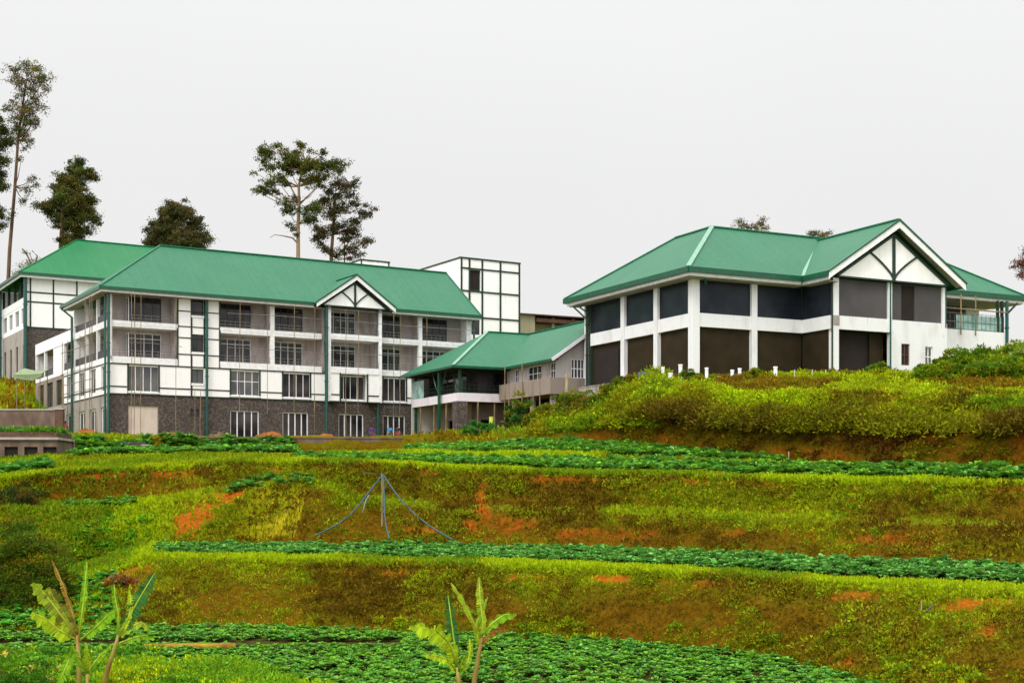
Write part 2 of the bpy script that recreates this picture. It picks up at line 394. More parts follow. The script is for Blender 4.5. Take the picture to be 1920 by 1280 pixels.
def patchval(px, py):
    v = np.zeros_like(px)
    for (x, y, rx, ry, sl) in PATCH:
        wgt = 1.3 if x in (365,420) else (1.15 if (x in (905,880,1045,20)) else .60)
        dy = py-(y+(px-x)*sl); v = np.maximum(v, wgt*np.exp(-(((px-x)/rx)**2+(dy/ry)**2)))
    return v
LUSHP = [(1540,950,55,60,-.5),(1250,930,170,20,0),(1400,945,90,26,0),(1850,1125,160,16,0),(1745,1185,26,70,-.6),(700,945,70,10,0),(600,1085,60,16,0),(828,1110,18,60,0),(1000,1095,60,26,0),(330,1000,60,30,-.4),
         (220,1010,100,30,0),(1150,1085,200,14,0),(1400,1160,30,60,.2),(1500,1110,120,20,0),(1180,960,80,14,0),(640,905,70,14,0),(1700,925,200,14,0),(1640,1200,20,50,-.8),(1890,1020,60,20,0)]
DARKP = [(760,960,120,26,0),(1350,1010,300,16,0),(1750,1000,200,24,0),(400,1110,160,40,0),(1250,1150,140,26,0),(1500,1150,90,40,0),(960,1150,160,26,0),(180,905,150,16,0),(950,1000,100,20,0),(1650,955,60,25,-.4),(520,1120,90,30,0)]
def blobs(L, px, py):
    v = np.zeros_like(px)
    for (x, y, rx, ry, sl) in L: v = np.maximum(v, np.exp(-(((px-x)/rx)**2+((py-y-(px-x)*sl)/ry)**2)))
    return v
GPX = CX+G[:, :, 0]/G[:, :, 1]*F; GPY = HY-G[:, :, 2]/G[:, :, 1]*F
PV = patchval(GPX, GPY); LV = blobs(LUSHP, GPX, GPY); DV = blobs(DARKP, GPX, GPY)
TINT = np.zeros((NR, NC, 3)); CLAYM = np.zeros((NR, NC)); GREENM = np.zeros((NR, NC))
for r in range(NR):
    nm = rowname[r]; t = rowt[r]
    for c in range(NC):
        p = G[r, c]; a = fbm(p, .16, 4)+.5*fbm((p[0]+9, p[1], p[2]), .7, 3); b = fbm((p[0]+31, p[1]+7, p[2]), .22, 4)
        n3 = fbm((p[0]+70, p[1], p[2]), 1.3, 4); g = min(1, max(0, .5+.9*a+.7*LV[r, c]-.55*DV[r, c])); cl = min(1, max(0, PV[r, c]*1.3-.30+(b*.8+n3*.9)*min(1, PV[r, c]*2)))
        if nm in ('L1','L3','L3c','L7'):
            g = min(1, max(0, g*.8+.45*(t-.45))); col = BROWN*(1-g)+MOSS*g
            cl = max(cl, min(1, max(0, b*1.6-.75)))
        elif nm in ('n2','L6') or (nm in ('L2','L4') and t > .12): col = EARTH*(1.1-.4*g); cl *= .35
        else: col = MOSS*(1-g)+GRASS*g
        if nm in ('L1','L3c') and .76 < t < .92: cl = max(cl, min(1, max(0, (b*.9+n3*.5)*1.6+.22)))
        if nm in ('L8','L9') and 100 < PXS[c] < 1010: cl = max(cl, min(1, .45+n3*.8))
        if nm in ('M1','M2','M3','n0'): col = np.array((.06,.10,.01)); cl = 0
        TINT[r, c] = col*(1-cl)+CLAY*cl*(.7+.5*g); CLAYM[r, c] = cl; GREENM[r, c] = g
idx = np.arange(NR*NC).reshape(NR, NC)
Q = np.stack([idx[:-1, :-1], idx[:-1, 1:], idx[1:, 1:], idx[1:, :-1]], -1).reshape(-1, 4)
go = mesh_np('ground', G.reshape(-1, 3), Q, TINT.reshape(-1, 3), 'soil', None, True)
tag(go, 'terraced hillside of red clay, moss and planted soil', None, None, 'structure')

def ground_at(px, nm, t=0.5):
    """position on the finished ground at image column px on the strip that starts at line nm"""
    rr = [r for r in range(NR) if rowname[r] == nm]; r = rr[0]+t*len(rr); r0 = min(int(r), NR-2); fr = r-r0
    c = np.searchsorted(PXS, px)-1; fc = (px-PXS[c])/(PXS[c+1]-PXS[c])
    a = G[r0, c]*(1-fc)+G[r0, c+1]*fc; b = G[r0+1, c]*(1-fc)+G[r0+1, c+1]*fc
    return Vector(a*(1-fr)+b*fr)
def ground_z(X, Y):
    """height of the ground under a plan point"""
    px = CX+X/Y*F; c = int(min(max(np.searchsorted(PXS, px)-1, 0), NC-2)); fc = (px-PXS[c])/(PXS[c+1]-PXS[c])
    col = G[:, c]*(1-fc)+G[:, c+1]*fc
    return float(np.interp(Y, np.maximum.accumulate(col[:, 1]), col[:, 2]))

def sample(nms, px0, px1, n, t0=0, t1=1):
    """area-weighted random points on strips; returns P, N, clay, green, row t, px"""
    rs = np.array([r for r in range(NR-1) if rowname[r] in nms and t0 <= rowt[r] < t1])
    cs = np.array([c for c in range(NC-1) if px0 <= PXS[c] < px1])
    rr, cc = np.meshgrid(rs, cs, indexing='ij'); rr = rr.ravel(); cc = cc.ravel()
    A = G[rr, cc]; B = G[rr, cc+1]; C = G[rr+1, cc]
    nr = np.cross(B-A, C-A); ar = np.linalg.norm(nr, axis=1); pick = RNG.choice(len(rr), n, p=ar/ar.sum())
    r, c = rr[pick], cc[pick]; u = RNG.random((n, 1)); v = RNG.random((n, 1))
    P = G[r, c]*(1-u)*(1-v)+G[r, c+1]*u*(1-v)+G[r+1, c]*(1-u)*v+G[r+1, c+1]*u*v
    N = unit(nr[pick]); N *= np.sign(N[:, 2:3]+1e-9)
    return P, N, CLAYM[r, c], GREENM[r, c], np.array(rowt)[r], PXS[c]+u[:, 0]*7
def area(nms, px0, px1, t0=0, t1=1):
    rs = [r for r in range(NR-1) if rowname[r] in nms and t0 <= rowt[r] < t1]; cs = [c for c in range(NC-1) if px0 <= PXS[c] < px1]
    rr, cc = np.meshgrid(rs, cs, indexing='ij')
    return np.linalg.norm(np.cross(G[rr, cc+1]-G[rr, cc], G[rr+1, cc]-G[rr, cc]), axis=-1).sum()

# ---------------------------------------------------------------- grass and creepers on the banks
def grass(name, label, nms, px0, px1, dens, size, cols, t0=0, t1=1, bare=True, up=.6, flop=0.):
    n = int(area(nms, px0, px1, t0, t1)*dens)
    P, N, cl, g, t, px = sample(nms, px0, px1, n, t0, t1)
    keep = RNG.random(n) < (1-.93*cl if bare else 1)*(.25+.75*g if bare else 1)
    keep &= (px > px0+RNG.uniform(0, 60, n)) & (px < px1-RNG.uniform(0, 1, n)**2*90+0*px)
    P, N, g, cl, px, t = P[keep], N[keep], g[keep], cl[keep], px[keep], t[keep]; n = len(P)
    D = N*.8+np.array([0, 0, up])+RNG.normal(size=(n, 3))*.55; D[:, 2] -= flop
    patch = np.array([fbm((p[0]*.8+p[2]*.5, p[1]*.4, p[2]*.9), .24, 4) for p in P])
    ppx = CX+P[:, 0]/P[:, 1]*F; ppy = HY-P[:, 2]/P[:, 1]*F; patch = patch+.28*blobs(LUSHP, ppx, ppy)-.20*blobs(DARKP, ppx, ppy)
    k = np.clip(.48+patch*1.5+RNG.normal(size=n)*.12, 0, .999)*len(cols)
    k0 = np.minimum(k.astype(int), len(cols)-1); T = np.array(cols)[k0]*(1+RNG.uniform(-.17, .17, (n, 1)))
    L = size*RNG.uniform(.5, 1.3, n)*(.8+.5*g); L = L*np.clip(P[:, 1]/60, .7, 1.4)
    V, Qd, TT = leaves(P-N*.02, D, L, L*RNG.uniform(.25, .5, n), T)
    o = mesh_np(name, V, Qd, TT, 'leaf'); tag(o, label, None, None, 'stuff'); return o
EG = (.33,.44,.005); YG = (.28,.34,.005); MG = (.165,.26,.006); OL = (.205,.195,.004); DR = (.19,.125,.005); DG = (.05,.12,.010); BR = (.125,.075,.004)
PX0, PX1 = -280, 2215
grass('bank_grass', 'olive moss and short grass covering the lowest bank', ['L1'], PX0, PX1, 260, .17, [BR,BR,DR,OL,OL,MG,YG])
grass('bank_grass', 'moss and short grass on the bank behind the middle crop strip', ['L3','L3b','L3c'], PX0, PX1, 170, .19, [BR,BR,DR,OL,OL,MG,YG])
for nm, lb in (('L2','bright grass edging the middle crop strip'),('L4','bright grass edging the upper crop strip')):
    grass('edge_grass', lb, [nm], PX0, PX1, 420, .22, [MG,YG,EG,EG,EG], 0, .22, False, .9)
grass('edge_grass', 'bright grass hanging over the lip of the lowest bank', ['L1'], PX0, PX1, 260, .20, [MG,YG,EG,EG], .90, 1, False, .6)
grass('edge_grass', 'bright grass hanging over the lip of the upper bank', ['L3c'], PX0, PX1, 240, .22, [MG,YG,EG,EG], .86, 1, False, .6)
grass('edge_grass', 'green grass on the narrow step between the upper crop strips', ['L5'], PX0, PX1, 240, .24, [OL,YG,EG,EG], 0, 1, True, .9)
grass('edge_grass', 'thin grass along the front of the topmost crop strip', ['L6'], PX0, PX1, 160, .22, [MG,YG,EG], 0, .25, True, .9)
grass('rough_grass', 'green grass on the slope at the left edge', ['L3','L3b','L3c','L2'], -200, 300, 170, .26, [MG,OL,YG,EG], 0, 1, True, .9)
grass('rough_grass', 'rough grass on the upper left terraces', ['L4','L5','L6'], -200, 560, 150, .24, [MG,YG,OL,MG], 0, 1, True, .9)
grass('rough_grass', 'rough grass in front of the hotel', ['L7','L8'], -200, 300, 40, .22, [MG,OL,MG,YG], .1, 1, True, .9)
grass('rough_grass', 'sparse weeds before the pavilion', ['L7','L8'], 770, 1010, 30, .24, [MG,OL,YG,DR], .1, 1, True, .9)
grass('rough_grass', 'rough grass on the slope left of the hotel', ['L9','M0'], -300, 110, 16, .42, [MG,YG,DR], 0, 1, True, .9)
BG = (.10,.30,.008)
grass('rough_grass', 'vivid green grass on the slope between the left ledge and the middle crop strip', ['L3','L2'], 90, 330, 230, .24, [MG,BG,BG,EG], 0, 1, False, .9)
grass('rough_grass', 'vivid green grass running down to the lower left field', ['L1'], 110, 270, 150, .22, [MG,BG,EG], .3, 1, True, .9)
# drape of long dry grass hanging down the bank
n = 60000; P, N, cl, g, t, px = sample(['L3','L3b','L3c'], 430, 600, n)
py = HY-P[:, 2]/P[:, 1]*F; keep = (px > 430+(1000-py)*.35) & (px < 575+(1000-py)*.25-20) & (py > 888) & (py < 1002) & (np.sin(px*.55+P[:, 2]*1.1)+RNG.normal(size=n)*.6 > -.35)
P = P[keep]; N = N[keep]; n = len(P); D = np.stack([RNG.normal(size=n)*.08-.12, -.35+RNG.normal(size=n)*.1, -1+0*P[:, 0]], 1)
V, Qd, TT = leaves(P+N*.08, D, RNG.uniform(.4, 1.0, n), .06, jitter((.40,.35,.010), n, .3, .12))
tag(mesh_np('dry_grass_drape', V, Qd, TT, 'leaf'), 'long yellow dry grass hanging down the bank', None, None, 'stuff')

# ---------------------------------------------------------------- vegetable crop (leafy rosettes in rows)
def crop(name, label, nms, px0, px1, spacing, size, cols, t0=0, t1=1, cond=None):
    ar = area(nms, px0, px1, t0, t1); n = int(ar/spacing**2)
    P, N, cl, g, t, px = sample(nms, px0, px1, n*3, t0, t1)
    # thin out to an even stand: keep at most one plant per jittered cell
    cell = np.floor(P[:, :2]/spacing*1.06).astype(int); _, first = np.unique(cell, axis=0, return_index=True); P, px = P[first], px[first]
    k = np.array([fbm(p, .9, 2) for p in P])+RNG.normal(size=len(P))*.12 > -.42; P, px = P[k], px[k]
    if cond is not None:
        py = HY-P[:, 2]/P[:, 1]*F; k = cond(px, py); P = P[k]
    Vs = []; Ts = []; n = len(P); m = 13
    sz = size*RNG.uniform(.65, 1.25, n); lift = RNG.uniform(.75, 1.25, n)
    base = jitter(cols[0], n, .2, .1); alt = jitter(cols[1], n, .2, .1); w = RNG.random((n, 1)); base = base*(1-w)+alt*w
    ph = RNG.uniform(0, 6.28, n)
    for k in range(m):
        a = ph+k*2.4; inner = k/m                     # inner leaves stand up, outer ones spread
        el = .25+1.0*inner+RNG.normal(size=n)*.2; L = sz*(1-.35*inner)
        d = np.stack([np.cos(a)*np.cos(el), np.sin(a)*np.cos(el), np.sin(el)*lift], 1); s = np.stack([-np.sin(a), np.cos(a), 0*a], 1); up = np.cross(d, s)*-1
        up *= np.sign(up[:, 2:3]+1e-9)
        b = P+np.array([0, 0, .10])*sz[:, None]/.35; Lc = L[:, None]
        wd = Lc*RNG.uniform(.22, .40, (n, 1))
        p0 = b+d*Lc*.1; p1 = b+d*Lc*.55+up*Lc*.10; p2 = b+d*Lc-up*Lc*.12
        lf1 = b+d*Lc*.45+s*wd+up*Lc*.20; rf1 = b+d*Lc*.45-s*wd+up*Lc*.20
        lf2 = b+d*Lc*.85+s*wd*.8+up*Lc*.06; rf2 = b+d*Lc*.85-s*wd*.8+up*Lc*.06
        Vs.append(np.stack([p0, lf1, p1, rf1, lf2, p2, rf2], 1))
        tt = base*(1+.35*inner)*(1+RNG.uniform(-.22, .22, (n, 1))); pale = (RNG.random((n, 1)) < .14); tt = np.where(pale, tt*1.35+.035, tt); Ts.append(tt)
    V = np.stack(Vs, 1).reshape(-1, 3); T = np.repeat(np.stack(Ts, 1).reshape(-1, 3), 7, axis=0)
    off = np.arange(len(V)//7)[:, None, None]*7
    # tip quads: folded blade closing at the tip
    tip = np.array([[1,4,5,2],[3,2,5,6]]); quads = np.concatenate([(off+np.array([[0,1,2,3]])[None]).reshape(-1, 4), (off+tip[None]).reshape(-1, 4)])
    o = mesh_np(name, V, quads, T, 'crop_leaf'); tag(o, label, None, None, 'stuff'); return o
CB = (.078,.225,.032); CG = (.12,.275,.015); CB2 = (.100,.255,.040)
crop('vegetable_crop', 'leafy dark green vegetable field at the foot of the hillside', ['n2'], -150, 2070, .28, .25, [CB, CG], .12, 1, lambda px, py: ~((px < 760) & (py > 1203) & (py < 1214)))
crop('vegetable_crop', 'long strip of bluish green cabbages between the two big banks', ['L2'], 285, 2100, .31, .33, [CB2, CB], .2, 1)
crop('vegetable_crop', 'long strip of green cabbages along the upper terrace', ['L4'], 560, 2100, .38, .46, [CB, CG], .2, .98)
crop('vegetable_crop', 'topmost strip of green cabbages below the bushes', ['L6'], 760, 1460, .40, .50, [CB, CG], .15, .98)
crop('vegetable_crop', 'patch of greens below the concrete wall in front of the hotel', ['L6','L7'], 296, 550, .42, .62, [CG, CB], .0, .45)
crop('vegetable_crop', 'small patch of greens below the low wall at the left', ['L6','L7'], 122, 275, .42, .60, [CG, CB], .0, .45)
crop('vegetable_crop', 'small patch of greens at the left edge below the concrete shed', ['L4'], -100, 92, .42, .60, [CB, CG], .2, 1)
crop('vegetable_crop', 'short row of greens on the small ledge at the left', ['L3b'], 125, 250, .38, .36, [CB, CG])
crop('vegetable_crop', 'short row of dark greens above the dry grass', ['L3b','L3c'], 415, 580, .38, .42, [CB, CB2], 0, .16)
crop('vegetable_crop', 'green crop on the sloping field at the lower left', ['L1'], -150, 215, .36, .30, [CG, (.06,.26,.03)])
crop('vegetable_crop', 'green crop rising on the left slope', ['L3'], 130, 290, .36, .26, [(.07,.28,.012), (.12,.30,.012)], 0, .6)

# ---------------------------------------------------------------- undergrowth on the big bank
def clump_leaves(C, Rr, per, size, cols, flat_=.8, patchy=False):
    """leaf shells of little bushes: centres C, radii Rr"""
    n = len(C)*per; ci = np.repeat(np.arange(len(C)), per)
    d = unit(RNG.normal(size=(n, 3))); d[:, 2] = np.abs(d[:, 2])*.9-.15*RNG.random(n)
    rad = RNG.uniform(.55, 1.0, n)**.6*(1+.25*RNG.normal(size=n)*.5)
    P = C[ci]+d*rad[:, None]*Rr[ci][:, None]*np.array([1, 1, flat_])
    pick = RNG.integers(0, len(cols), len(C))
    if patchy:
        pk = np.array([fbm((p[0]*.8+p[2]*.5+17, p[1]*.4, p[2]*.9), .28, 3) for p in C]); ppx = CX+C[:, 0]/C[:, 1]*F; ppy = HY-C[:, 2]/C[:, 1]*F; pk = pk+.28*blobs(LUSHP, ppx, ppy)-.20*blobs(DARKP, ppx, ppy); pick = np.clip((.5+pk*1.6+RNG.normal(size=len(C))*.13)*len(cols), 0, len(cols)-1).astype(int)
    base = (np.array(cols)[pick]*RNG.uniform(.7, 1.25, (len(C), 1)))[ci]; T = base*(1+RNG.uniform(-.2, .2, (n, 1)))*(1+RNG.uniform(-.08, .08, (n, 3)))
    D = d+RNG.normal(size=(n, 3))*.6+np.array([0, 0, .3]); L = size*RNG.uniform(.6, 1.4, n)
    return leaves(P, D, L, L*.45, T)
def undergrowth(name, label, nms, px0, px1, n, rr, per, size, cols, t0=0, t1=1, cond=None, fwd=0):
    P, N, cl, g, t, px = sample(nms, px0, px1, n, t0, t1)
    k = RNG.random(n) > np.minimum(1, cl*1.6)
    if nms[0] in ('L1','L3'): k &= RNG.random(n) < .25+.9*g
    if cond is not None: k &= cond(px, t)
    P = P[k]+np.array([0, -fwd, 0]); Rr = RNG.uniform(*rr, len(P))
    V, Qd, T = clump_leaves(P, Rr, per, size, cols, .8, True); o = mesh_np(name, V, Qd, T, 'leaf'); tag(o, label, None, None, 'stuff'); return o
LUSH = (.12,.20,.006)
undergrowth('undergrowth', 'tangled yellow green shrubs and creepers covering the bank below the big hall', ['L7'], 1015, 2215, 1600, (.25,.72), 100, .17, [MG,(.10,.095,.007),(.14,.12,.007),OL,DR,OL,OL,YG,YG,EG], .30, 1.)
undergrowth('undergrowth', 'bulging shrubs overhanging the clay face of the right bank', ['L7'], 1180, 2100, 300, (.5,1.25), 170, .19, [(.12,.085,.006),(.14,.11,.006),OL,(.09,.085,.006),OL,(.2,.2,.006)], .16, .45, None, .6)
undergrowth('undergrowth', 'dense shrubs on the left end of the bank beside the pavilion', ['L7','L8'], 1000, 1240, 620, (.5,1.2), 130, .21, [OL,YG,MG,YG,LUSH], .1, 1.)
undergrowth('undergrowth', 'dark creepers hanging over the lower part of the bank', ['L7'], 1150, 2100, 420, (.2,.5), 70, .15, [BR,OL,DR,(.12,.05,.006)], .0, .3)
undergrowth('undergrowth', 'yellow green weeds on top of the bank below the big hall', ['L8'], 1150, 2100, 1200, (.2,.5), 75, .16, [DR,OL,(.15,.14,.006),YG,EG,YG], 0, 1)
undergrowth('undergrowth', 'low cushions of green creeper on the lowest bank', ['L1'], PX0, PX1, 2600, (.14,.45), 42, .11, [BR,BR,DR,OL,OL,OL,MG,YG,(.19,.22,.005)], .0, .95)
undergrowth('undergrowth', 'low cushions of green creeper on the tall middle bank', ['L3','L3c'], PX0, PX1, 2900, (.16,.5), 42, .13, [BR,BR,DR,OL,OL,OL,MG,YG,(.19,.22,.005)], .0, .95)
undergrowth('undergrowth', 'low weeds tangled along the foot of the lowest bank', ['L1'], 700, 2000, 200, (.15,.35), 60, .13, [YG,MG,OL], 0, .2)
undergrowth('undergrowth', 'bright green weeds at the bottom of the picture left of centre', ['n2'], 200, 640, 620, (.25,.6), 80, .13, [YG,EG,(.16,.32,.01)], 0.02, .5, lambda px, t: t*520+200 < 780-px*.75)
undergrowth('undergrowth', 'lush green weeds around the banana plants at the bottom left', ['n2'], -150, 300, 460, (.22,.6), 80, .13, [LUSH,(.10,.27,.01),EG,(.08,.22,.01)], .05, .62)
# ================================================================ main hotel block
def rail(name, parent, p, q, z0, h=.95, n=14, mat='grey_metal'):
    mb = MB(); p = Vector(p); q = Vector(q)
    for z in (h, h*.5, .08): mb.bar(p+Vector((0,0,z0+z)), q+Vector((0,0,z0+z)), .035, .035)
    for k in range(n+1):
        a = p.lerp(q, k/n); mb.bar(a+Vector((0,0,z0)), a+Vector((0,0,z0+h)), .022, .022)
    return mb.build(name, mat, parent)
AU = (4140, 2510)
A = Frame(205, 110, *AU, 4.2, 'hotel_block')
tag(A.e, 'long four storey white hotel block with stone ground floor and small central gable', 'building')
E = A.e
# levels
Z1, Z2, Z3, Z4 = 3.8, 6.3, 9.35, 12.25
XR = A.x_at(884); DEP = 12.0
xa = lambda px, y=0: A.x_at(px, y)
win1 = [(240,298),(432,487),(530,582),(632,683),(718,762)]
w1 = [(xa(a), xa(b), Z1+.25, Z2-.12) for a, b in win1]
w1s = [(xa(359), xa(382), Z1+1.15, Z2-.15)]
gw = [(xa(a), xa(b), .05, 2.75) for a, b in ((432,486),(530,578),(635,682),(718,760))]
gdoor = (xa(240), xa(297), .05, 2.9); gvent = (xa(357), xa(373), 2.1, 2.75)
m = MB(); m.wall('x', 0, .25, 0, XR, -1.5, Z1, gw+[gdoor, gvent]); m.build('stone_wall', 'rubble_stone', E)
m = MB(); m.wall('x', .0, .25, 0, XR, Z1+.002, Z2, w1+w1s)
sx0, sx1 = xa(333), xa(412)
w2s = [(xa(359), xa(382), 6.95+.65, 6.95+2.15), (xa(359), xa(382), Z3+1.35, Z4-.15)]
m.wall('x', 0, .25, sx0, sx1, Z2+.002, Z4, w2s); m.build('wall', 'white_plaster', E)
m = MB(); m.wall('x', DEP-.25, .25, 0, XR, -1.5, Z4); m.wall('y', XR-.25, .25, .25, DEP-.25, -1.5, Z4)
m.prism([(XR-.2,0,Z4),(XR-.2,DEP,Z4),(XR-.2,DEP/2,Z4+4.3)], (.15,0,0)); m.build('side_wall', 'white_plaster', E)
# windows, first storey
for i, (a0, a1, z0, z1) in enumerate(w1):
    window(E, 'x', .1, a0, a1, z0, z1, 4, 1, 'mid_glass' if i in (0, 1) else 'dark_glass', tr=.0 if i != 1 else .9)
    MB().box(a0-.05, a1+.05, -.10, .1, z0-.14, z0-.002).build('window_sill', 'white_paint', E)
for a0, a1, z0, z1 in w1s+w2s:
    window(E, 'x', .12, a0, a1, z0, z1, 1 if z0 > 9 else 2, 1, 'mid_glass' if z0 < 6 else 'dark_glass', 'timber_paint')
    MB().box(a0-.02, a1+.02, -.06, .12, z0-.2, z0-.002).build('window_sill', 'white_paint', E)
for a0, a1, z0, z1 in gw: window(E, 'x', .12, a0, a1, z0, z1, 4, 1, 'dark_glass', t=.09)
window(E, 'x', .12, *gvent, 1, 1, 'dark_glass', 'timber_paint')
d = MB(); d.box(gdoor[0]+.05, gdoor[1]-.05, .12, .2, gdoor[2], gdoor[3]-.06); d = d.build('door', 'cream_door', E)
f = MB(); f.box(gdoor[0], gdoor[0]+.06, .06, .24, .05, gdoor[3]); f.box(gdoor[1]-.06, gdoor[1], .06, .24, .05, gdoor[3]); f.box(gdoor[0]+.06, gdoor[1]-.06, .06, .24, gdoor[3]-.06, gdoor[3]); f.build('door_frame', 'wet_concrete', E)
# half timbering
t = MB(); T = lambda x0, x1, z0, z1, y=-.045: t.box(x0, x1, y, .0-.001, z0, z1)
bw = .07
for a, b in win1[:4]+[(718,762)]:
    for p in (a, b): T(xa(p)-bw, xa(p)+bw, Z1, Z2+.62)
for p in (333, 359, 383, 412): T(xa(p)-bw, xa(p)+bw, Z1 if p in (359,) else Z2-.05, Z4, -.05)
for z in (4.42,):
    prev = 0
    for a, b in win1+[(10**6, 0)]:
        e = xa(a)-bw if a < 10**5 else XR
        if e > prev: T(prev, e, z-.05, z+.05, -.042)
        prev = xa(b)+bw if a < 10**5 else 0
T(0, XR, Z1-.06, Z1+.06, -.055); T(0, XR, Z2-.05, Z2+.05, -.056)
for z in (7.35, 8.75, 9.7, 11.0): T(sx0, sx1, z-.045, z+.045, -.04)
t.build('timber_frame', 'timber_paint', E)
# balconies : bays from x0 to x1
DOW0, DOW1 = xa(612), xa(707); PJ = -.7
bays = [(0,333,1),(412,507,0),(515,603,0),(614,705,2),(710,785,0),(792,875,0)]
cols_px = [(507,515),(785,792),(875,884)]
for a, b in cols_px: MB().box(xa(a), xa(b), .02, .30, Z2, Z4).build('column', 'white_paint', E)
for (a, b, kind) in bays:
    x0 = xa(a) if a else .25; x1 = xa(b); y0 = PJ if kind == 2 else 0
    for lvl, (zb, zt) in enumerate(((Z2, 6.9), (Z3, 9.85))):
        MB().box(x0, x1, y0-.03, 1.59, zb+.004, zb+.2).build('balcony_slab', 'white_paint', E)
        MB().box(x0, x1, y0-.05, y0+.12, zb+.202 if lvl else zb+.06, zt).build('balcony_beam', 'white_paint', E)
        rail('railing', E, (x0+.05, y0+.05, 0), (x1-.05, y0+.05, 0), zt, .55, 10)
        zc = (Z3 if lvl == 0 else Z4)-.01; zf = zb+.2
        wdt = x1-x0; a0 = x0+wdt*(.30 if kind == 1 else .12); a1 = a0+min(2.9, wdt*.62)
        op = (a0, a1, zf+.05, zf+2.58)
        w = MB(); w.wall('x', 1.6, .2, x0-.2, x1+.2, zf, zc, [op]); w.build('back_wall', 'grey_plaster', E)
        dark = lvl == 1
        window(E, 'x', 1.68, *op, 4, 1, 'dark_glass', 'charcoal_wall' if dark and kind != 2 else 'white_paint', tr=.45)
    MB().box(x0, x1, y0, 1.6, Z4-.009, Z4+.1).build('ceiling', 'wet_concrete', E)
for p in (333-2, 412+2, 511, 608, 709, 788):
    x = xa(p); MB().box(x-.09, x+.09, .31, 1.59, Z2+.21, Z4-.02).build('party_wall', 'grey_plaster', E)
for x in (DOW0, DOW1):
    MB().box(x-.14, x+.14, PJ-.03, PJ+.25, Z1, Z4).build('column', 'white_paint', E)
# projecting bay walls under the gable
MB().box(DOW0, xa(632), PJ+.02, -.06, Z1+.002, Z2).build('bay_wall', 'white_plaster', E); MB().box(xa(683), DOW1, PJ+.02, -.06, Z1+.002, Z2).build('bay_wall', 'white_plaster', E)
t = MB(); t.box(DOW0, DOW1, PJ-.04, PJ+.019, Z1-.05, Z1+.06); t.box(DOW0+.15, xa(632), PJ-.03, PJ+.018, 4.37, 4.47); t.box(xa(683), DOW1-.15, PJ-.03, PJ+.018, 4.37, 4.47)
for q in (632, 683): t.box(xa(q)-.06, xa(q)+.06, PJ-.05, PJ+.018, Z1, Z2+.1)
t.box(DOW0+.15, DOW1-.15, PJ-.035, PJ+.04, Z4-.08, Z4+.06)
t.build('bay_timber', 'timber_paint', E)
# downpipes
def pipe(E, x, y, z0, z1, r=.11, mat='pipe_green'):
    m = MB(); m.tube([(x,y,z0),(x,y,z1)], r)
    z = z0+1.2
    while z < z1: m.tube([(x,y,z),(x,y,z+.1)], r*1.35); z += 2.4
    return m.build('downpipe', mat, E)
for p in (203.5, 388, 607, 708.5): pipe(E, xa(p, -.25), -.25 if p < 600 or p > 700 else -.85, -.5, Z4+.2, .15 if p > 600 and p < 610 else .12)
pipe(E, XR+.1, -.3, 1.5, Z4)
# roof: hip on the left, gable on the right
e0, rz, hy = 12.45, 17.45, 6.0
x0, x1, y0, y1 = -1.0, XR+.5, -1.0, DEP+1.0; h = 7.0
RP = [[(x0,y0,e0),(x1,y0,e0),(x1,hy,rz),(x0+h,hy,rz)], [(x1,y1,e0),(x0,y1,e0),(x0+h,hy,rz),(x1,hy,rz)], [(x0,y1,e0),(x0,y0,e0),(x0+h,hy,rz)]]
gx = xa(668, -1.4); gw2 = 3.85; gz = e0+2.7; gy = -1.55; by = y0+(gz-e0)*7/5+.3
RG = [[(gx-gw2,y0,e0-.02),(gx-gw2,gy,e0-.02),(gx,gy,gz),(gx,by,gz)], [(gx+gw2,gy,e0-.02),(gx+gw2,y0,e0-.02),(gx,by,gz),(gx,gy,gz)]]
m = MB(); roof_planes(m, RP+RG, .10); rf = m.build('roof', 'green_roof', E)
m = MB(); m.bar((x0+h,hy,rz+.03),(x1,hy,rz+.03),.35,.10); m.bar((x0,y0,e0+.04),(x0+h,hy,rz+.04),.16,.07); m.bar((gx,gy,gz+.04),(gx,by,gz+.04),.22,.07); m.build('ridge_cap', 'green_roof', rf)
m = MB()
for p, q in (((x0,y0),(gx-gw2,y0)),((gx+gw2,y0),(x1,y0)),((x0,y1),(x0,y0)),((x1,y1),(x0,y1))):
    m.bar((p[0],p[1],e0-.12),(q[0],q[1],e0-.12),.16,.26)
m.bar((x1-.02,y0,e0-.05),(x1-.02,hy,rz-.05),.10,.22); m.bar((x1-.02,y1,e0-.05),(x1-.02,hy,rz-.05),.10,.22)
m.build('gutter', 'dark_green_paint', E)
m = MB()
for p, q in (((x0+.15,y0+.15),(gx-gw2,y0+.15)),((gx+gw2,y0+.15),(x1-.1,y0+.15)),((x0+.15,y1-.1),(x0+.15,y0+.15))):
    m.bar((p[0],p[1],e0-.33),(q[0],q[1],e0-.33),.08,.20)
m.build('fascia', 'white_paint', E)
MB().box(x0+.2, x1-.15, y0+.2, -.0, e0-.44, e0-.40).build('soffit', 'wet_concrete', E)
MB().box(x0+.2, -.02, 0, y1-.2, e0-.44, e0-.40).build('soffit', 'wet_concrete', E)
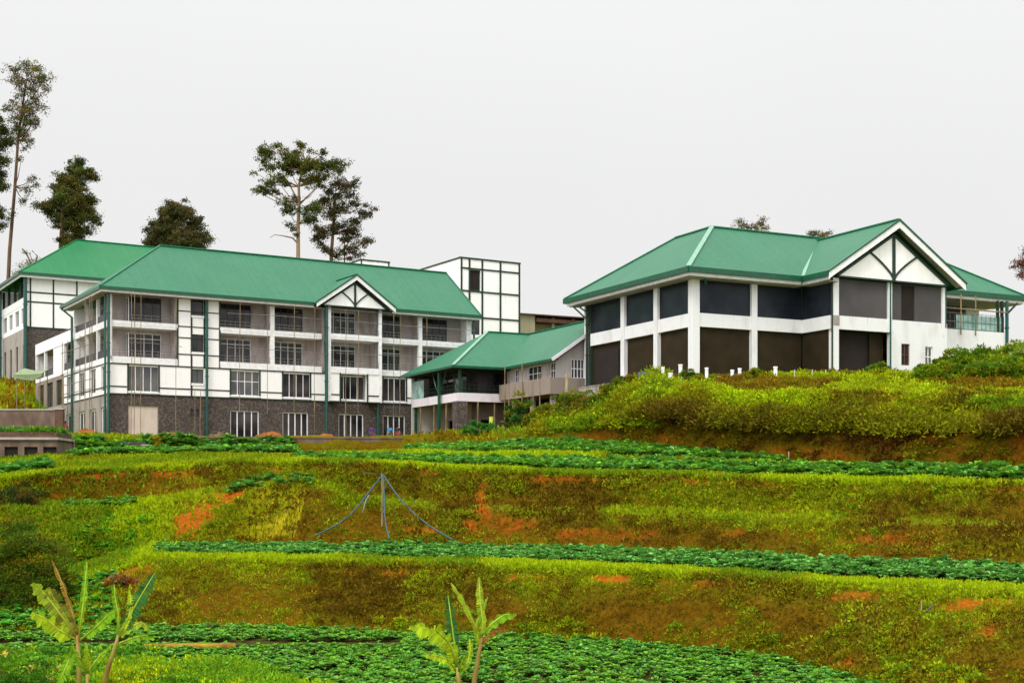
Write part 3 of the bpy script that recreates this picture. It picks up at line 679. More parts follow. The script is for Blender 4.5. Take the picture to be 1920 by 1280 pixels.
def gable(E, gx, hw, zb, rise, y, wy, board=.42, boxm='white_paint'):
    """bargeboards and king-post truss of a gable facing the front; wy = wall plane behind"""
    m = MB(); n = Vector((hw, 0, rise)).normalized()
    for s in (-1, 1):
        a = Vector((gx+s*hw, y-.03, zb-.12)); b = Vector((gx, y-.03, zb+rise-.12))
        m.prism([a+Vector((0,0,.04)), b+Vector((0,0,.04)), b-Vector((0,0,board)), a-Vector((0,0,board*.9))], (0,.07,0))
    bb = m.build('bargeboard', boxm, E)
    m = MB()
    for s in (-1, 1): m.bar((gx+s*(hw+.06), y-.03, zb-.03), (gx, y-.03, zb+rise-.02), .14, .12)
    m.build('edge_trim', 'dark_green_paint', E)
    k = .80; w = MB(); w.prism([(gx-hw*k, wy, zb-.15), (gx+hw*k, wy, zb-.15), (gx, wy, zb-.15+rise*k)], (0,.15,0)); w.build('gable_wall', 'white_plaster', E)
    t = MB(); zt = zb-.15+rise*k; b = hw*.013+.045
    t.box(gx-b, gx+b, wy-.08, wy-.004, zb-.2, zt-.1)
    for s in (-1, 1):
        pts = []
        for i in range(6):
            q = i/5; pts.append(Vector((gx+s*hw*.36*(q**1.4), wy-.05, zb-.1+(rise*k*.52+.15)*q)))
        for i in range(5): t.bar(pts[i], pts[i+1], .07, b*1.1)
        t.bar((gx+s*hw*k, wy-.045, zb-.12), (gx, wy-.045, zt-.02), .08, b*1.3)
    t.box(gx-hw*k, gx+hw*k, wy-.06, wy-.003, zb-.26, zb-.14)
    t.build('truss', 'timber_paint', E)
gable(E, gx, gw2, e0, 2.7, gy, gy+.42, .36)
m = MB(); m.prism([(gx-gw2+.1,gy+.1,e0-.2),(gx,gy+.1,gz-.2),(gx,PJ,gz-.2),(gx-gw2+.1,PJ,e0-.2)],(0,0,-.03)); m.prism([(gx+gw2-.1,gy+.1,e0-.2),(gx,gy+.1,gz-.2),(gx,PJ,gz-.2),(gx+gw2-.1,PJ,e0-.2)],(0,0,-.03)); m.build('gable_soffit','wet_concrete',E)

# end face (towards the left) and the lower wing running back from it
AN = A.y_at(67)
ya = lambda px: A.y_at(px)
lw = [(.9,2.7),(4.4,6.4),(8.3,10.4),(12.5,15.0),(16.7,19.2),(20.7,23.2),(24.6,27)]
m = MB(); m.wall('y', 0, .25, .26, AN, -1.5, Z1, [(a-.1, b+.1, -.3, 2.8) for a, b in lw]); m.build('stone_wall', 'wet_concrete', E)
YS = 16.0
m = MB(); m.wall('y', 0, .25, .26, YS, Z1+.002, Z2+.6, [(a, b, Z1+.35, Z2-.1) for a, b in lw if b < YS]); m.build('end_wall', 'white_plaster', E)
m = MB(); m.wall('y', 0, .25, YS+.001, AN, Z1+.002, Z2+.25, [(a, b, Z1+.05, Z2-.1) for a, b in lw if b > YS]); m.build('end_wall', 'raw_concrete', E)
MB().box(-.02, .24, YS+.002, AN, Z2+.26, Z2+.6).build('balcony_beam', 'white_paint', E)
for i, (a, b) in enumerate(lw):
    window(E, 'y', .12, a, b, Z1+(.35 if b < 16 else .05), Z2-.1, 3, 1, 'dark_glass', 'white_paint' if b < 16 else 'timber_paint')
    window(E, 'y', .14, a-.1, b+.1, -.3, 2.8, 2, 1, 'dark_glass', t=.16, name='door')
piers = [.2, 4.0, 8.0, 12.0, 16.2, 20.2, 24.2, AN-.15]
for i, p in enumerate(piers):
    MB().box(-.02, .24, p-.15, p+.15, Z2+.61, Z4 if p < 12.2 else Z3).build('column', 'white_paint', E)
for i in range(len(piers)-1):
    a, b = piers[i]+.15, piers[i+1]-.15
    if i == 4:
        MB().box(.01, .22, a, b, Z2+.61, Z3-.01).build('end_wall', 'white_plaster', E)
    else: MB().box(.03, .10, a, b, Z2+.605, Z2+1.25).build('parapet_panel', 'black_panel', E)
    if i < 3: MB().box(.03, .10, a, b, Z3+.6, Z3+1.15).build('parapet_panel', 'black_panel', E)
MB().box(-.04, 1.6, .27, 12.2, Z3, Z3+.55).build('balcony_beam', 'white_paint', E)
m = MB(); m.box(-.04, .2, 12.2, AN, Z3, Z3+1.05); m.box(.2, 9.2, AN-.25, AN, Z3, Z3+1.05); m.build('roof_parapet', 'white_plaster', E)
MB().box(.21, 9, DEP+.01, AN-.26, Z3-.01, Z3+.2).build('flat_roof', 'wet_concrete', E)
for (zb, zt, yy) in ((6.9, Z3-.01, AN-.3), (9.9, Z4, 11.9)):
    ops = [(a, b, zb+.05, zb+2.1) for a, b in lw if b < yy]
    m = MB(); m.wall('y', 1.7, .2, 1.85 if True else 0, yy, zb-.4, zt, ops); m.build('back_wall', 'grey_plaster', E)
    for o in ops: window(E, 'y', 1.78, *o, 3, 1, 'dark_glass')
m = MB(); m.wall('x', AN-.24, .2, .25, 9.2, -1.5, Z3-.01); m.wall('y', 9, .2, DEP, AN-.25, -1.5, Z3-.01); m.build('side_wall', 'white_plaster', E)
t = MB()
for z in (4.42, Z2+.05, Z1): t.box(-.045, -.001, .26, 16.0, z-.045, z+.045)
t.build('timber_frame', 'timber_paint', E)
m = MB(); m.tube([(-.25,11.9,-1),(-.25,11.9,Z4-.9),(-1.0,12.6,e0-.3)], .11); m.build('downpipe', 'pipe_green', E)
m = MB(); m.tube([(-.25,.35,-1),(-.25,.35,Z4)], .09); m.build('downpipe', 'pipe_green', E)

# ================================================================ back hotel block, upper left
B2 = Frame(50, 150, *AU, 11.0, 'rear_hotel_block'); tag(B2.e, 'rear white hotel block with brighter green hipped roof and black timber grid', 'building'); E = B2.e
xb = lambda px, y=0: B2.x_at(px, y)
L2_ = 34; e2 = 13.35; zs = 7.35
m = MB(); m.wall('x', 0, .25, 0, L2_, -3, zs, [(13, 15, 3, 5.5)]); m.build('stone_wall', 'rubble_stone', E)
m = MB(); m.wall('x', 0, .25, 0, L2_, zs+.002, e2-.3); m.wall('x', 14.2, .25, 0, L2_, -3, e2-.3); m.wall('y', L2_-.25, .25, .25, 14.2, -3, e2-.3)
m.prism([(L2_-.2,0,e2-.3),(L2_-.2,14.4,e2-.3),(L2_-.2,7.2,e2+4.9)], (.15,0,0)); m.build('wall', 'white_plaster', E)
t = MB()
for p in (57, 100, 144, 190, 235): t.box(xb(p)-.08, xb(p)+.08, -.06, -.001, zs, e2-.3)
for z in (zs, B2.z_at(565,0,0), B2.z_at(547,0,0)): t.box(0, L2_, -.05, -.002, z-.08, z+.08)
t.build('timber_frame', 'timber_paint', E)
for p in (.15, 3.6, 7.2, 10.8, 14.2): MB().box(0, .3, p-.12, p+.12, 10.86, e2-.3).build('column', 'timber_paint', E)
MB().box(-.03, 1.6, .3, 14.05, 9.95, 10.85).build('balcony_beam', 'white_paint', E)
ops = [(a, a+2.2, 7.9, 9.7) for a in (.8, 4.3, 7.9, 11.3)]
m = MB(); m.wall('y', 0, .25, .26, 14.1, zs+.003, 9.94, ops); m.build('end_wall', 'white_plaster', E)
for o in ops: window(E, 'y', .12, *o, 3, 1)
ops = [(a, a+1.2, 1.2, 5.6) for a in (.9, 4.8, 8.4, 11.8)]
m = MB(); m.wall('y', 0, .25, .26, 14.1, -3, zs, ops); m.build('stone_wall', 'wet_concrete', E)
for o in ops: window(E, 'y', .14, *o, 2, 1, 'dark_glass', 'timber_paint', name='door')
ops = [(a, a+2.0, 10.9, 12.9) for a in (1, 4.6, 8.2, 11.6)]
m = MB(); m.wall('y', 1.8, .2, .26, 14.1, 10.86, e2-.1, ops); m.build('back_wall', 'wet_concrete', E)
for o in ops: window(E, 'y', 1.9, *o, 3, 1, 'dark_glass', 'timber_paint')
h = 8.2; X0, X1, Y0, Y1 = -1, L2_+.6, -1, 15.4; r2 = e2+5.6; hy = 7.2
m = MB(); roof_planes(m, [[(X0,Y0,e2),(X1,Y0,e2),(X1,hy,r2),(X0+h,hy,r2)], [(X1,Y1,e2),(X0,Y1,e2),(X0+h,hy,r2),(X1,hy,r2)], [(X0,Y1,e2),(X0,Y0,e2),(X0+h,hy,r2)]]); rf = m.build('roof', 'bright_green_roof', E)
m = MB(); m.bar((X0+h,hy,r2+.03),(X1,hy,r2+.03),.35,.1); m.bar((X0,Y0,e2+.03),(X0+h,hy,r2+.03),.2,.06); m.build('ridge_cap', 'bright_green_roof', rf)
m = MB(); m.bar((X0,Y0,e2-.14),(X1,Y0,e2-.14),.16,.3); m.bar((X0,Y1,e2-.14),(X0,Y0,e2-.14),.16,.3); m.build('gutter', 'dark_green_paint', E)
m = MB(); m.bar((X0+.2,Y0+.2,e2-.42),(X1,Y0+.2,e2-.42),.1,.26); m.bar((X0+.2,Y1,e2-.42),(X0+.2,Y0+.2,e2-.42),.1,.26); m.build('fascia', 'white_paint', E)
for x in (-.2,): pipe(E, x, -.25, -1, e2-.3, .2)
pipe(E, -.25, 13.8, -1, e2-.3, .14)

# ================================================================ stair tower and small box behind the ridge
T_ = Frame(863, 140, *AU, 8.0, 'stair_tower'); tag(T_.e, 'flat topped white tower with dark grid beams and one dark window', 'building'); E = T_.e
W = T_.x_at(975); TZ = T_.z_at(484, 0, 0); zz = lambda py, px: T_.z_at(py, T_.x_at(px), 0)
wn = (T_.x_at(879.5), T_.x_at(901), T_.z_at(544.5, 1.5, 0), T_.z_at(505.5, 1.5, 0)); wn2 = (T_.x_at(884), T_.x_at(900), T_.z_at(627, 1.5, 0), T_.z_at(598, 1.5, 0))
m = MB(); m.wall('x', 0, .3, 0, W, -4, TZ, [wn, wn2]); m.wall('y', 0, .3, .3, 9, -4, TZ); m.wall('y', W-.3, .3, .3, 9, -4, TZ); m.wall('x', 8.7, .3, .3, W-.3, -4, TZ-.002); m.build('wall', 'white_plaster', E)
MB().box(.3, W-.3, .3, 8.7, TZ-.7, TZ-.5).build('flat_roof', 'wet_concrete', E)
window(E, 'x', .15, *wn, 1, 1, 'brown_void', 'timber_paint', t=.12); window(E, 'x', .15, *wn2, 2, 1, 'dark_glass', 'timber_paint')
t = MB()
for p in (863+2, 880, 904, 938, 973.5): t.box(T_.x_at(p)-.09, T_.x_at(p)+.09, -.09, -.001, -3, TZ if p != 880 else TZ)
for a, b in ((502,512),(546,552),(596,598)):
    z0 = T_.z_at(a, 0, 0); z1 = T_.z_at(b, W, 0); zm = (z0+z1)/2; t.box(0, W, -.085, -.002, zm-.08, zm+.08)
t.box(-.09, W+.05, -.1, .25, TZ, TZ+.16); t.box(-.09, .25, .25, 9, TZ, TZ+.14)
t.build('timber_frame', 'timber_paint', E)

S_ = Frame(676, 150, *AU, 12, 'roof_access_hut'); tag(S_.e, 'small white flat topped box peeking over the ridge of the long roof', 'building'); E = S_.e
W = S_.x_at(730); TZ = S_.z_at(488, 0, 0)
m = MB(); m.wall('x', 0, .2, 0, W, -4, TZ); m.wall('y', 0, .2, .2, 5, -4, TZ); m.wall('y', W-.2, .2, .2, 5, -4, TZ); m.wall('x', 4.8, .2, .2, W-.2, -4, TZ-.002); m.build('wall', 'white_plaster', E)
MB().box(.2, W-.2, .2, 4.8, TZ-.3, TZ-.15).build('flat_roof', 'wet_concrete', E)
t = MB(); t.box(-.08, W+.08, -.08, .2, TZ, TZ+.16); t.box(-.08, .2, .2, 5, TZ, TZ+.14)
for x in (0, W-.16): t.box(x, x+.16, -.07, -.001, -2, TZ)
t.build('timber_frame', 'timber_paint', E)

# ================================================================ axes of the two right-hand buildings
CU = (5040, 2510)
# brick house behind
H_ = Frame(976, 150, *CU, 9, 'old_rendered_house'); tag(H_.e, 'weathered beige house with a rusty roof edge behind the pavilion', 'building'); E = H_.e
Wb = H_.x_at(1135); Wm = H_.x_at(1003); ZT = H_.z_at(586, 0, 0); 
m = MB(); m.wall('x', 0, .3, 0, Wm, -4, ZT-.2); m.wall('y', Wm-.3, .3, .3, 2.0, -4, ZT-.2)
hw = [(H_.x_at(a, 2), H_.x_at(b, 2), ZT-2.9, ZT-1.3) for a, b in ((1028,1038),(1053,1064),(1082,1092))]
m.wall('x', 2.0, .3, Wm, Wb, -4, ZT-.25, hw); m.build('wall', 'beige_render', E)
for q in hw: window(E, 'x', 2.1, *q, 2, 2, 'mid_glass', t=.1)
m = MB(); m.wall('y', 0, .3, .3, 8, -4, ZT-.2); m.wall('x', 8, .3, 0, Wb, -4, ZT-.25); m.wall('y', Wb-.3, .3, 2.3, 8, -4, ZT-.25); m.build('side_wall', 'beige_render', E)
m = MB(); roof_planes(m, [[(-.3,-.5,ZT-.1),(Wb,-.5,ZT-.1),(Wb,9,ZT+.45),(-.3,9,ZT+.45)]], .12); m.build('roof', 'rust', E)
m = MB(); m.box(Wm+.4, Wb, .2, 1.9, ZT-5.2, ZT-4.6)
for x in (Wm+2.4, Wm+5): m.box(x, x+.25, .3, .55, ZT-4.6, ZT-.3)
m.build('porch', 'beige_render', E)
MB().box(Wm+.1, Wb, -.2, 1.95, ZT-.9, ZT-.5).build('porch_beam', 'rust', E)

# ================================================================ pavilion between the two big buildings
P_ = Frame(850, 110, *CU, 4.2, 'pavilion'); tag(P_.e, 'low pavilion with angular green roof, white balcony band and rear wing on posts', 'building'); E = P_.e
pe = 10.34-4.2; pr = 14.0-4.2; pf = P_.z_at(742, .8, .8)      # eave, ridge, floor band
LW, Hh = 10.9, 5.93; XW = 4.59; XR_ = XW+2*5.46; xr = XW+5.46; YF = -8.58
# planes: left hip, front, wing left slope, wing right slope, back
roofP = [[(0,LW+1,pe),(0,0,pe),(Hh,Hh,pr)], [(0,0,pe),(XW,0,pe),(xr,Hh,pr),(Hh,Hh,pr)], [(XW,0,pe),(XW,YF,pe),(xr,YF,pr),(xr,Hh,pr)],
         [(XR_,YF,pe),(XR_,LW+1,pe),(xr,Hh,pr),(xr,YF,pr)], [(XR_,LW+1,pe),(0,LW+1,pe),(Hh,Hh,pr),(xr,Hh,pr)]]
m = MB(); roof_planes(m, roofP, .10); rf = m.build('roof', 'green_roof', E)
m = MB(); m.bar((0,0,pe+.04),(Hh,Hh,pr+.04),.28,.07); m.build('hip_cap', 'pale_green_cap', rf)
m = MB(); m.bar((Hh,Hh,pr+.03),(xr,Hh,pr+.03),.3,.08); m.bar((xr,YF,pr+.03),(xr,Hh,pr+.03),.3,.08); m.build('ridge_cap', 'green_roof', rf)
m = MB(); m.bar((0,LW+1,pe-.12),(0,0,pe-.12),.14,.18); m.bar((0,0,pe-.12),(XW,0,pe-.12),.14,.18); m.bar((XW,0,pe-.12),(XW,YF,pe-.12),.14,.18); m.build('gutter', 'dark_green_paint', E)
m = MB(); m.bar((XW,YF+.02,pe-.12),(xr,YF+.02,pr-.12),.08,.24); m.bar((XR_,YF+.02,pe-.12),(xr,YF+.02,pr-.12),.08,.24); m.build('bargeboard', 'violet_white', E)
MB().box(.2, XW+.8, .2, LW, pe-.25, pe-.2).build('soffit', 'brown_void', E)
# white band (balcony edge) 
fx, fy = .8, .8; XB = XR_-.8; ZB0, ZB1 = pf-.42, pf+.28
m = MB(); m.box(fx, XW+2, fy, fy+.15, ZB0, ZB1); m.box(fx, fx+.15, fy+.15, LW, ZB0, ZB1); m.build('balcony_band', 'violet_white', E)
MB().box(fx+.16, XB, fy+.16, LW, ZB0+.05, ZB0+.3).build('floor_slab', 'raw_concrete', E)
# upper glazing set back and glass balustrade
window(E, 'y', fx+1.5, fy+1.6, LW-.4, ZB0+.3, pe-.25, 6, 1, 'dark_glass', 'timber_paint', t=.1)
window(E, 'x', fy+1.5, fx+1.6, XW+1.6, ZB0+.3, pe-.25, 2, 1, 'dark_glass', 'timber_paint', t=.1)
g = MB(); g.box(fx+.04, fx+.06, LW-2.6, LW, ZB1, pe-.6); g.build('glass_screen', 'teal_glass', E)
rail('railing', E, (fx+.08, fy+.2, 0), (fx+.08, LW-2.7, 0), ZB1, .7, 20, 'timber_paint')
rail('railing', E, (fx+.2, fy+.08, 0), (XW+1.8, fy+.08, 0), ZB1, .7, 12, 'timber_paint')
for (x, y) in ((fx+.25, fy+.25), (fx-.25, 4.2), (fx+.25, LW-.2)): MB().box(x-.10, x+.10, y-.10, y+.10, -.5, pe-.2).build('column', 'dark_green_paint', E)
for (x, y, dx, dy) in ((fx+.25, fy+.25, 0, 1.5), (fx-.25, 4.2, 0, -1.4), (fx-.25, 4.2, 0, 1.4), (fx+.25, LW-.2, 0, -1.4)):
    pts = [Vector((x+dx*q**.6, y+dy*q**.6, pe-2.0+1.75*q)) for q in (0,.2,.4,.6,.8,1)]
    m = MB(); m.tube(pts, .05, 5); m.build('bracket', 'dark_green_paint', E)
# lower part: stone pier, dark rooms, timber props
MB().box(fx-.2, fx+.75, fy-.2, fy+.75, -.6, ZB0-.01).build('stone_pier', 'rubble_stone', E)
m = MB(); m.wall('y', fx+2.4, .2, fy+2.4, LW, -.8, ZB0, [(fy+3.4, fy+4.4, -.8, 2.0), (fy+6.2, fy+7.6, .2, 2.0)]); m.wall('x', fy+2.4, .2, fx+2.4, XB, -.8, ZB0, [(fx+3.2, fx+4.6, -.8, 1.9), (6.5, 9, -.8, 1.9)]); m.build('lower_wall', 'raw_concrete', E)
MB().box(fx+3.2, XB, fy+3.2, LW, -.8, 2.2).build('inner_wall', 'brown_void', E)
for (x, y) in ((fx+.1, 3.6), (fx+.1, 6.2), (2.6, fy+.1), (4.2, fy+.2), (fx+.1, 9.2)):
    m = MB(); m.tube([(x, y, -.8), (x+.05, y, ZB0)], .07, 6); m.build('prop', 'bamboo', E)
# wing: lavender wall with windows on a concrete parapet
wx = XW+.8; wf = YF+.8; gwx0 = P_.x_at(1071, wf); gwx1 = P_.x_at(1096, wf); z0 = P_.z_at(711, wx, wf); 
ow = [tuple(sorted((P_.y_at(b, wx), P_.y_at(a, wx)))) for a, b in ((1031,1041),(990,1015),(965,972))]
m = MB(); m.wall('y', wx, .2, wf, 1.0, z0, pe, [(a, b, z0+.12, pe-.2) for a, b in ow]); 
m.wall('x', wf, .2, wx+.2, XB, z0, pe+.2, [(gwx0, gwx1, z0+.12, pe+.15)]); m.prism([(wx+.35,wf,pe+.2),(XB-.35,wf,pe+.2),(xr,wf,pr-.5)], (0,.2,0)); m.wall('y', XB, .2, wf, LW, -1, pe); m.wall('x', LW, .2, fx, XB, -1, pe); m.build('wall', 'weathered_white', E)
for a, b in ow: window(E, 'y', wx+.06, a, b, z0+.12, pe-.2, 3 if b-a > 1 else 2, 2, 'dark_glass', t=.07)
window(E, 'x', wf+.06, gwx0, gwx1, z0+.12, pe+.15, 4, 2, 'dark_glass', t=.09)
m = MB(); m.box(wx-.9, wx-.7, wf-.7, .6, z0-1.2, z0+.1); m.box(wx-.7, XB+.4, wf-.7, wf-.5, z0-1.2, z0+.1); m.build('parapet', 'raw_concrete', E)
MB().box(wx-.69, XB+.4, wf-.49, 1.0, z0-1.1, z0-.85).build('floor_slab', 'raw_concrete', E)
for (x, y) in ((wx-.4, wf-.2), (wx-.4, wf+3.2), (wx-.4, -1.2), (wx+3.6, wf-.2), (wx+3.6, wf+3.4), (XB, wf-.2)):
    MB().box(x-.17, x+.17, y-.17, y+.17, -2, z0-1.1).build('post', 'raw_concrete', E)
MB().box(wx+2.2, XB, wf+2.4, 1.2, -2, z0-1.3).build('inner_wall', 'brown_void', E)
m = MB(); m.tube([(wx-.9, wf+.4, 1.6), (wx-.9, .4, 1.6)], .05, 6); m.tube([(wx-.9, wf+2.2, -.5), (wx-.9, wf+2.2, z0)], .05, 6); m.tube([(wx-.9, wf+5.4, -.5), (wx-.9, wf+5.4, z0)], .05, 6); m.build('scaffold_rail', 'bamboo', E)

for i_, (y_, x_) in enumerate(((wf+.9, wx-1.0), (wf+3.9, wx-1.05), (wf+6.4, wx-1.0), (-.6, wx-1.0))):
    MB().tube([(x_, y_, -1.2), (x_+.1, y_+.12, pe+.1 if i_ % 2 else z0+.5)], .045, 6).build('prop', 'bamboo', E)
for x_, y_ in ((wx+.6, wf+1.2), (wx+2.0, wf+.3), (wx+.3, wf+5.0), (wx+1.6, wf+3.4)): MB().tube([(x_, y_, -1.5), (x_+.1, y_, z0-1.1)], .06, 6).build('prop', 'bamboo', E)
# ================================================================ big hall on the right
C_ = Frame(1291, 90.7, *CU, 8.0, 'banquet_hall'); tag(C_.e, 'large two storey hall with green roof, white gable truss and dark tinted glazing', 'building'); E = C_.e
xc = lambda px, y=0: C_.x_at(px, y)
ce = 15.2-8; cr = 19.55-8; wI = 1.2; F0, F1 = 11.36-8, 12.3-8
UX, VY = 31.7, 17.6; h = 6.4; gx = 16.05; ghw = 6.35; gy = -2.83; gz = ce+4.1
planes = [[(0,VY,ce),(0,0,ce),(h,h,cr),(h,VY-h,cr)], [(0,0,ce),(UX,0,ce),(UX-h,h,cr),(h,h,cr)], [(UX,0,ce),(UX,2*h,ce),(UX-h,h,cr)],
          [(UX,2*h,ce),(2*h,2*h,ce),(h,h,cr),(UX-h,h,cr)], [(2*h,VY,ce),(0,VY,ce),(h,VY-h,cr)], [(2*h,2*h,ce),(2*h,VY,ce),(h,VY-h,cr),(h,h,cr)]]
# front slope is opened where the cross gable sits: the gable slopes lie above it
planes += [[(gx-ghw,.02,ce),(gx-ghw,gy,ce),(gx,gy,gz),(gx,h-.1,gz)], [(gx+ghw,gy,ce),(gx+ghw,.02,ce),(gx,h-.1,gz),(gx,gy,gz)]]
m = MB(); roof_planes(m, planes, .10); rf = m.build('roof', 'green_roof', E)
MB().bar((0,0,ce+.04),(h,h,cr+.04),.34,.09).build('hip_cap', 'pale_green_cap', rf); MB().bar((gx-ghw+.02,0,ce+.05),(gx-.3,h-.35,gz-.15),.24,.08).build('valley_strip', 'pale_green_cap', rf)
m = MB(); m.bar((h,h,cr+.03),(UX-h,h,cr+.03),.3,.1); m.bar((h,h,cr+.03),(h,VY-h,cr+.03),.3,.1); m.bar((gx,gy,gz+.03),(gx,h,gz+.03),.3,.1); m.bar((UX,0,ce+.04),(UX-h,h,cr+.04),.25,.08); m.bar((0,VY,ce+.04),(h,VY-h,cr+.04),.25,.08); m.build('ridge_cap', 'green_roof', rf)
segs = [((0,VY),(0,0)), ((0,0),(gx-ghw,0)), ((gx-ghw,0),(gx-ghw,gy)), ((gx+ghw,gy),(gx+ghw,0)), ((gx+ghw,0),(UX,0)), ((UX,0),(UX,2*h)), ((0,VY),(2*h,VY))]
for p, q in segs: MB().bar((*p, ce-.16), (*q, ce-.16), .18, .36).build('gutter', 'dark_green_paint', E)
def ins(p): return (min(max(p[0], .22), UX-.22), p[1]+.22 if p[1] < 1 else p[1]-.2)
for p, q in segs[:2]+segs[4:6]: MB().bar((*ins(p), ce-.45), (*ins(q), ce-.45), .12, .22).build('fascia', 'white_paint', E)
MB().bar((gx-ghw+.2,.3,ce-.45),(gx-ghw+.2,gy+.2,ce-.45),.12,.22).build('fascia', 'white_paint', E)
for q in ((.3, wI, .3, VY-.3, ce-.62, ce-.57), (wI, gx-ghw+.3, .3, wI, ce-.621, ce-.571), (gx+ghw, UX-.3, .3, wI+2, ce-.62, ce-.57), (gx-ghw+.3, gx-ghw+wI, gy+.4, .3, ce-.62, ce-.57)): MB().box(*q).build('soffit', 'wet_concrete', E)
gable(E, gx, ghw, ce, 4.1, gy, gy+.6, .46)
# gable soffit boards
m = MB(); 
for s in (-1, 1): m.prism([(gx+s*(ghw-.1),gy+.1,ce-.22),(gx,gy+.1,gz-.22),(gx,gy+.84,gz-.22),(gx+s*(ghw-.1),gy+.84,ce-.22)],(0,0,-.03))
m.build('gable_soffit', 'wet_concrete', E)
CH = ce-.58
# left face: x = wI ; columns along y
def colC(x0, x1, y0, y1, z0=-1.5, z1=None, mat='hall_plaster'): return MB().box(x0, x1, y0, y1, z0, z1 or CH).build('column', mat, E)
cw = .26
ycs = [C_.y_at(p, wI) for p in (1302, 1230, 1168, 1107)]
ycs[0] = wI+cw; WL = ycs[3]
for y in ycs[1:3]: colC(wI-.06, wI+.4, y-cw, y+cw)
colC(wI-.08, wI+.48, wI-.08, wI+.52)
colC(wI+.02, wI+.3, WL-.05, WL+.25, mat='timber_paint')
m = MB(); m.box(wI, wI+.35, wI+.53, WL, F0, F1); m.build('floor_band', 'hall_plaster', E)
def pane(axis, c, a0, a1, z0, z1, mat, name='window'):
    fr = MB(); t_ = .05
    def B(u0, u1, w0, w1, d0=c, d1=c+.07):
        fr.box(u0, u1, d0, d1, w0, w1) if axis == 'x' else fr.box(d0, d1, u0, u1, w0, w1)
    B(a0, a0+t_, z0, z1); B(a1-t_, a1, z0, z1); B(a0+t_, a1-t_, z0, z0+t_); B(a0+t_, a1-t_, z1-t_, z1)
    f_ = fr.build(name, 'black_panel', E); g_ = MB()
    if axis == 'x': g_.box(a0+.03, a1-.03, c+.03, c+.045, z0+.03, z1-.03)
    else: g_.box(c+.03, c+.045, a0+.03, a1-.03, z0+.03, z1-.03)
    g_.build('pane', mat, f_)
def infill(axis, c, a0, a1, z0, z1, mat, name='infill_panel'):
    g_ = MB(); g_.box(a0, a1, c, c+.06, z0, z1) if axis == 'x' else g_.box(c, c+.06, a0, a1, z0, z1)
    return g_.build(name, mat, E)
lim = [wI+.53, ycs[1], ycs[2], WL]
for i in range(3):
    a0 = lim[i]+(cw if i else 0); a1 = lim[i+1]-(cw if i < 2 else .05)
    pane('y', wI+.15, a0, a1, F1+.003, CH, 'slate_glass')
    infill('y', wI+.25, a0, a1, -1.5, F0-.003, 'brown_infill')
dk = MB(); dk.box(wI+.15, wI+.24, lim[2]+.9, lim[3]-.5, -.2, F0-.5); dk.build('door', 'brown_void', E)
# front face y = wI
xcs = [xc(1414, wI), xc(1568, gy+.85)]
xe = gx-ghw+.9                                     # side wall of the projecting bay
colC(xcs[0]-.24, xcs[0]+.24, wI-.06, wI+.4)
m = MB(); m.box(wI+.49, xe, wI, wI+.35, F0, F1); m.box(xe, xe+.35, gy+.98, wI+.35, F0+.001, F1-.001); m.build('floor_band', 'hall_plaster', E)
lim = [wI+.49, xcs[0]-.24, xcs[0]+.24, xe+.1]
for i in (0, 2):
    pane('x', wI+.15, lim[i], lim[i+1], F1+.003, CH, 'slate_glass'); infill('x', wI+.25, lim[i], lim[i+1], -1.5, F0-.003, 'brown_infill')
pane('y', xe+.12, gy+1.0, wI+.2, F1+.003, CH, 'slate_glass'); infill('y', xe+.2, gy+1.0, wI+.2, -1.5, F0-.003, 'brown_infill')
# projecting gable bay, wall plane y = gy+.85
gp = gy+.85; xr_ = xc(1770, gp); xm = xc(1668.5, gp)
c0 = xc(1562, gp); colC(c0, c0+.5, gp-.03, gp+.45, -1.5, ce-.27); MB().box(c0-.03, c0+.53, gp-.06, gp-.031, F0-.1+.35, F1-.0).build('column_block', 'wet_concrete', E)
colC(xm-.17, xm+.17, gp-.05, gp+.3, F0, ce-.27); colC(xr_-.17, xr_+.1, gp-.02, gp+.3, F0, ce-.27)
MB().box(c0+.5, xm+.2, gp, gp+.3, F0, F1).build('floor_band', 'hall_plaster', E)
infill('x', gp+.12, c0+.5, xm-.17, F1+.003, ce-.28, 'charcoal_wall')
dx0, dx1 = xc(1692, gp), xc(1717, gp)
m = MB(); m.wall('x', gp+.12, .15, xm+.17, xr_-.17, F0+.5, ce-.28, [(dx0, dx1, F0+.5, ce-.35)]); m.build('upper_wall', 'charcoal_wall', E)
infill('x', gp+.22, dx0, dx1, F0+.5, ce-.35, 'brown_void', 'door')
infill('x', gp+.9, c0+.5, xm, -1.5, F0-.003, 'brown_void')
infill('x', gp+.7, c0+3.9, xm, -1.5, F0-.006, 'brown_infill')
# lower white wall of the bay and of the right part
z0_, z1_ = C_.z_at(681, 14, gp), C_.z_at(640, 14, gp)
wl = [(xc(1690, gp), xc(1706, gp), z0_, z1_), (xc(1735, gp), xc(1749, gp), z0_, z1_-.1)]
xq = xc(1886, wI)
m = MB(); m.wall('x', gp, .3, xm+.001, xr_+.3, -1.5, F1-.02, [(a, b, c, d) for a, b, c, d in wl]); zc_ = C_.z_at(619, 22, wI)
m.build('lower_wall', 'hall_plaster', E)
yR = wI
m = MB(); m.wall('x', yR-1.6, .3, xr_+.301, xc(1884, yR-1.6), -1.5, zc_); m.wall('y', xr_, .3, gp+.31, yR-1.3, -1.5, F1-.03); m.build('balcony_wall', 'hall_plaster', E)
window(E, 'x', gp+.1, *wl[0], 2, 2, 'brown_void', 'rust', t=.09); window(E, 'x', gp+.1, *wl[1], 2, 2, 'mid_glass', 'white_paint', t=.07)
t = MB(); t.box(xm-.06, xm+.06, gp-.09, gp-.051, -1.5, ce-.28); t.box(xr_+.11, xr_+.2, gp-.06, gp-.001, F1-.3, ce-.28); t.build('timber_trim', 'pipe_green', E)
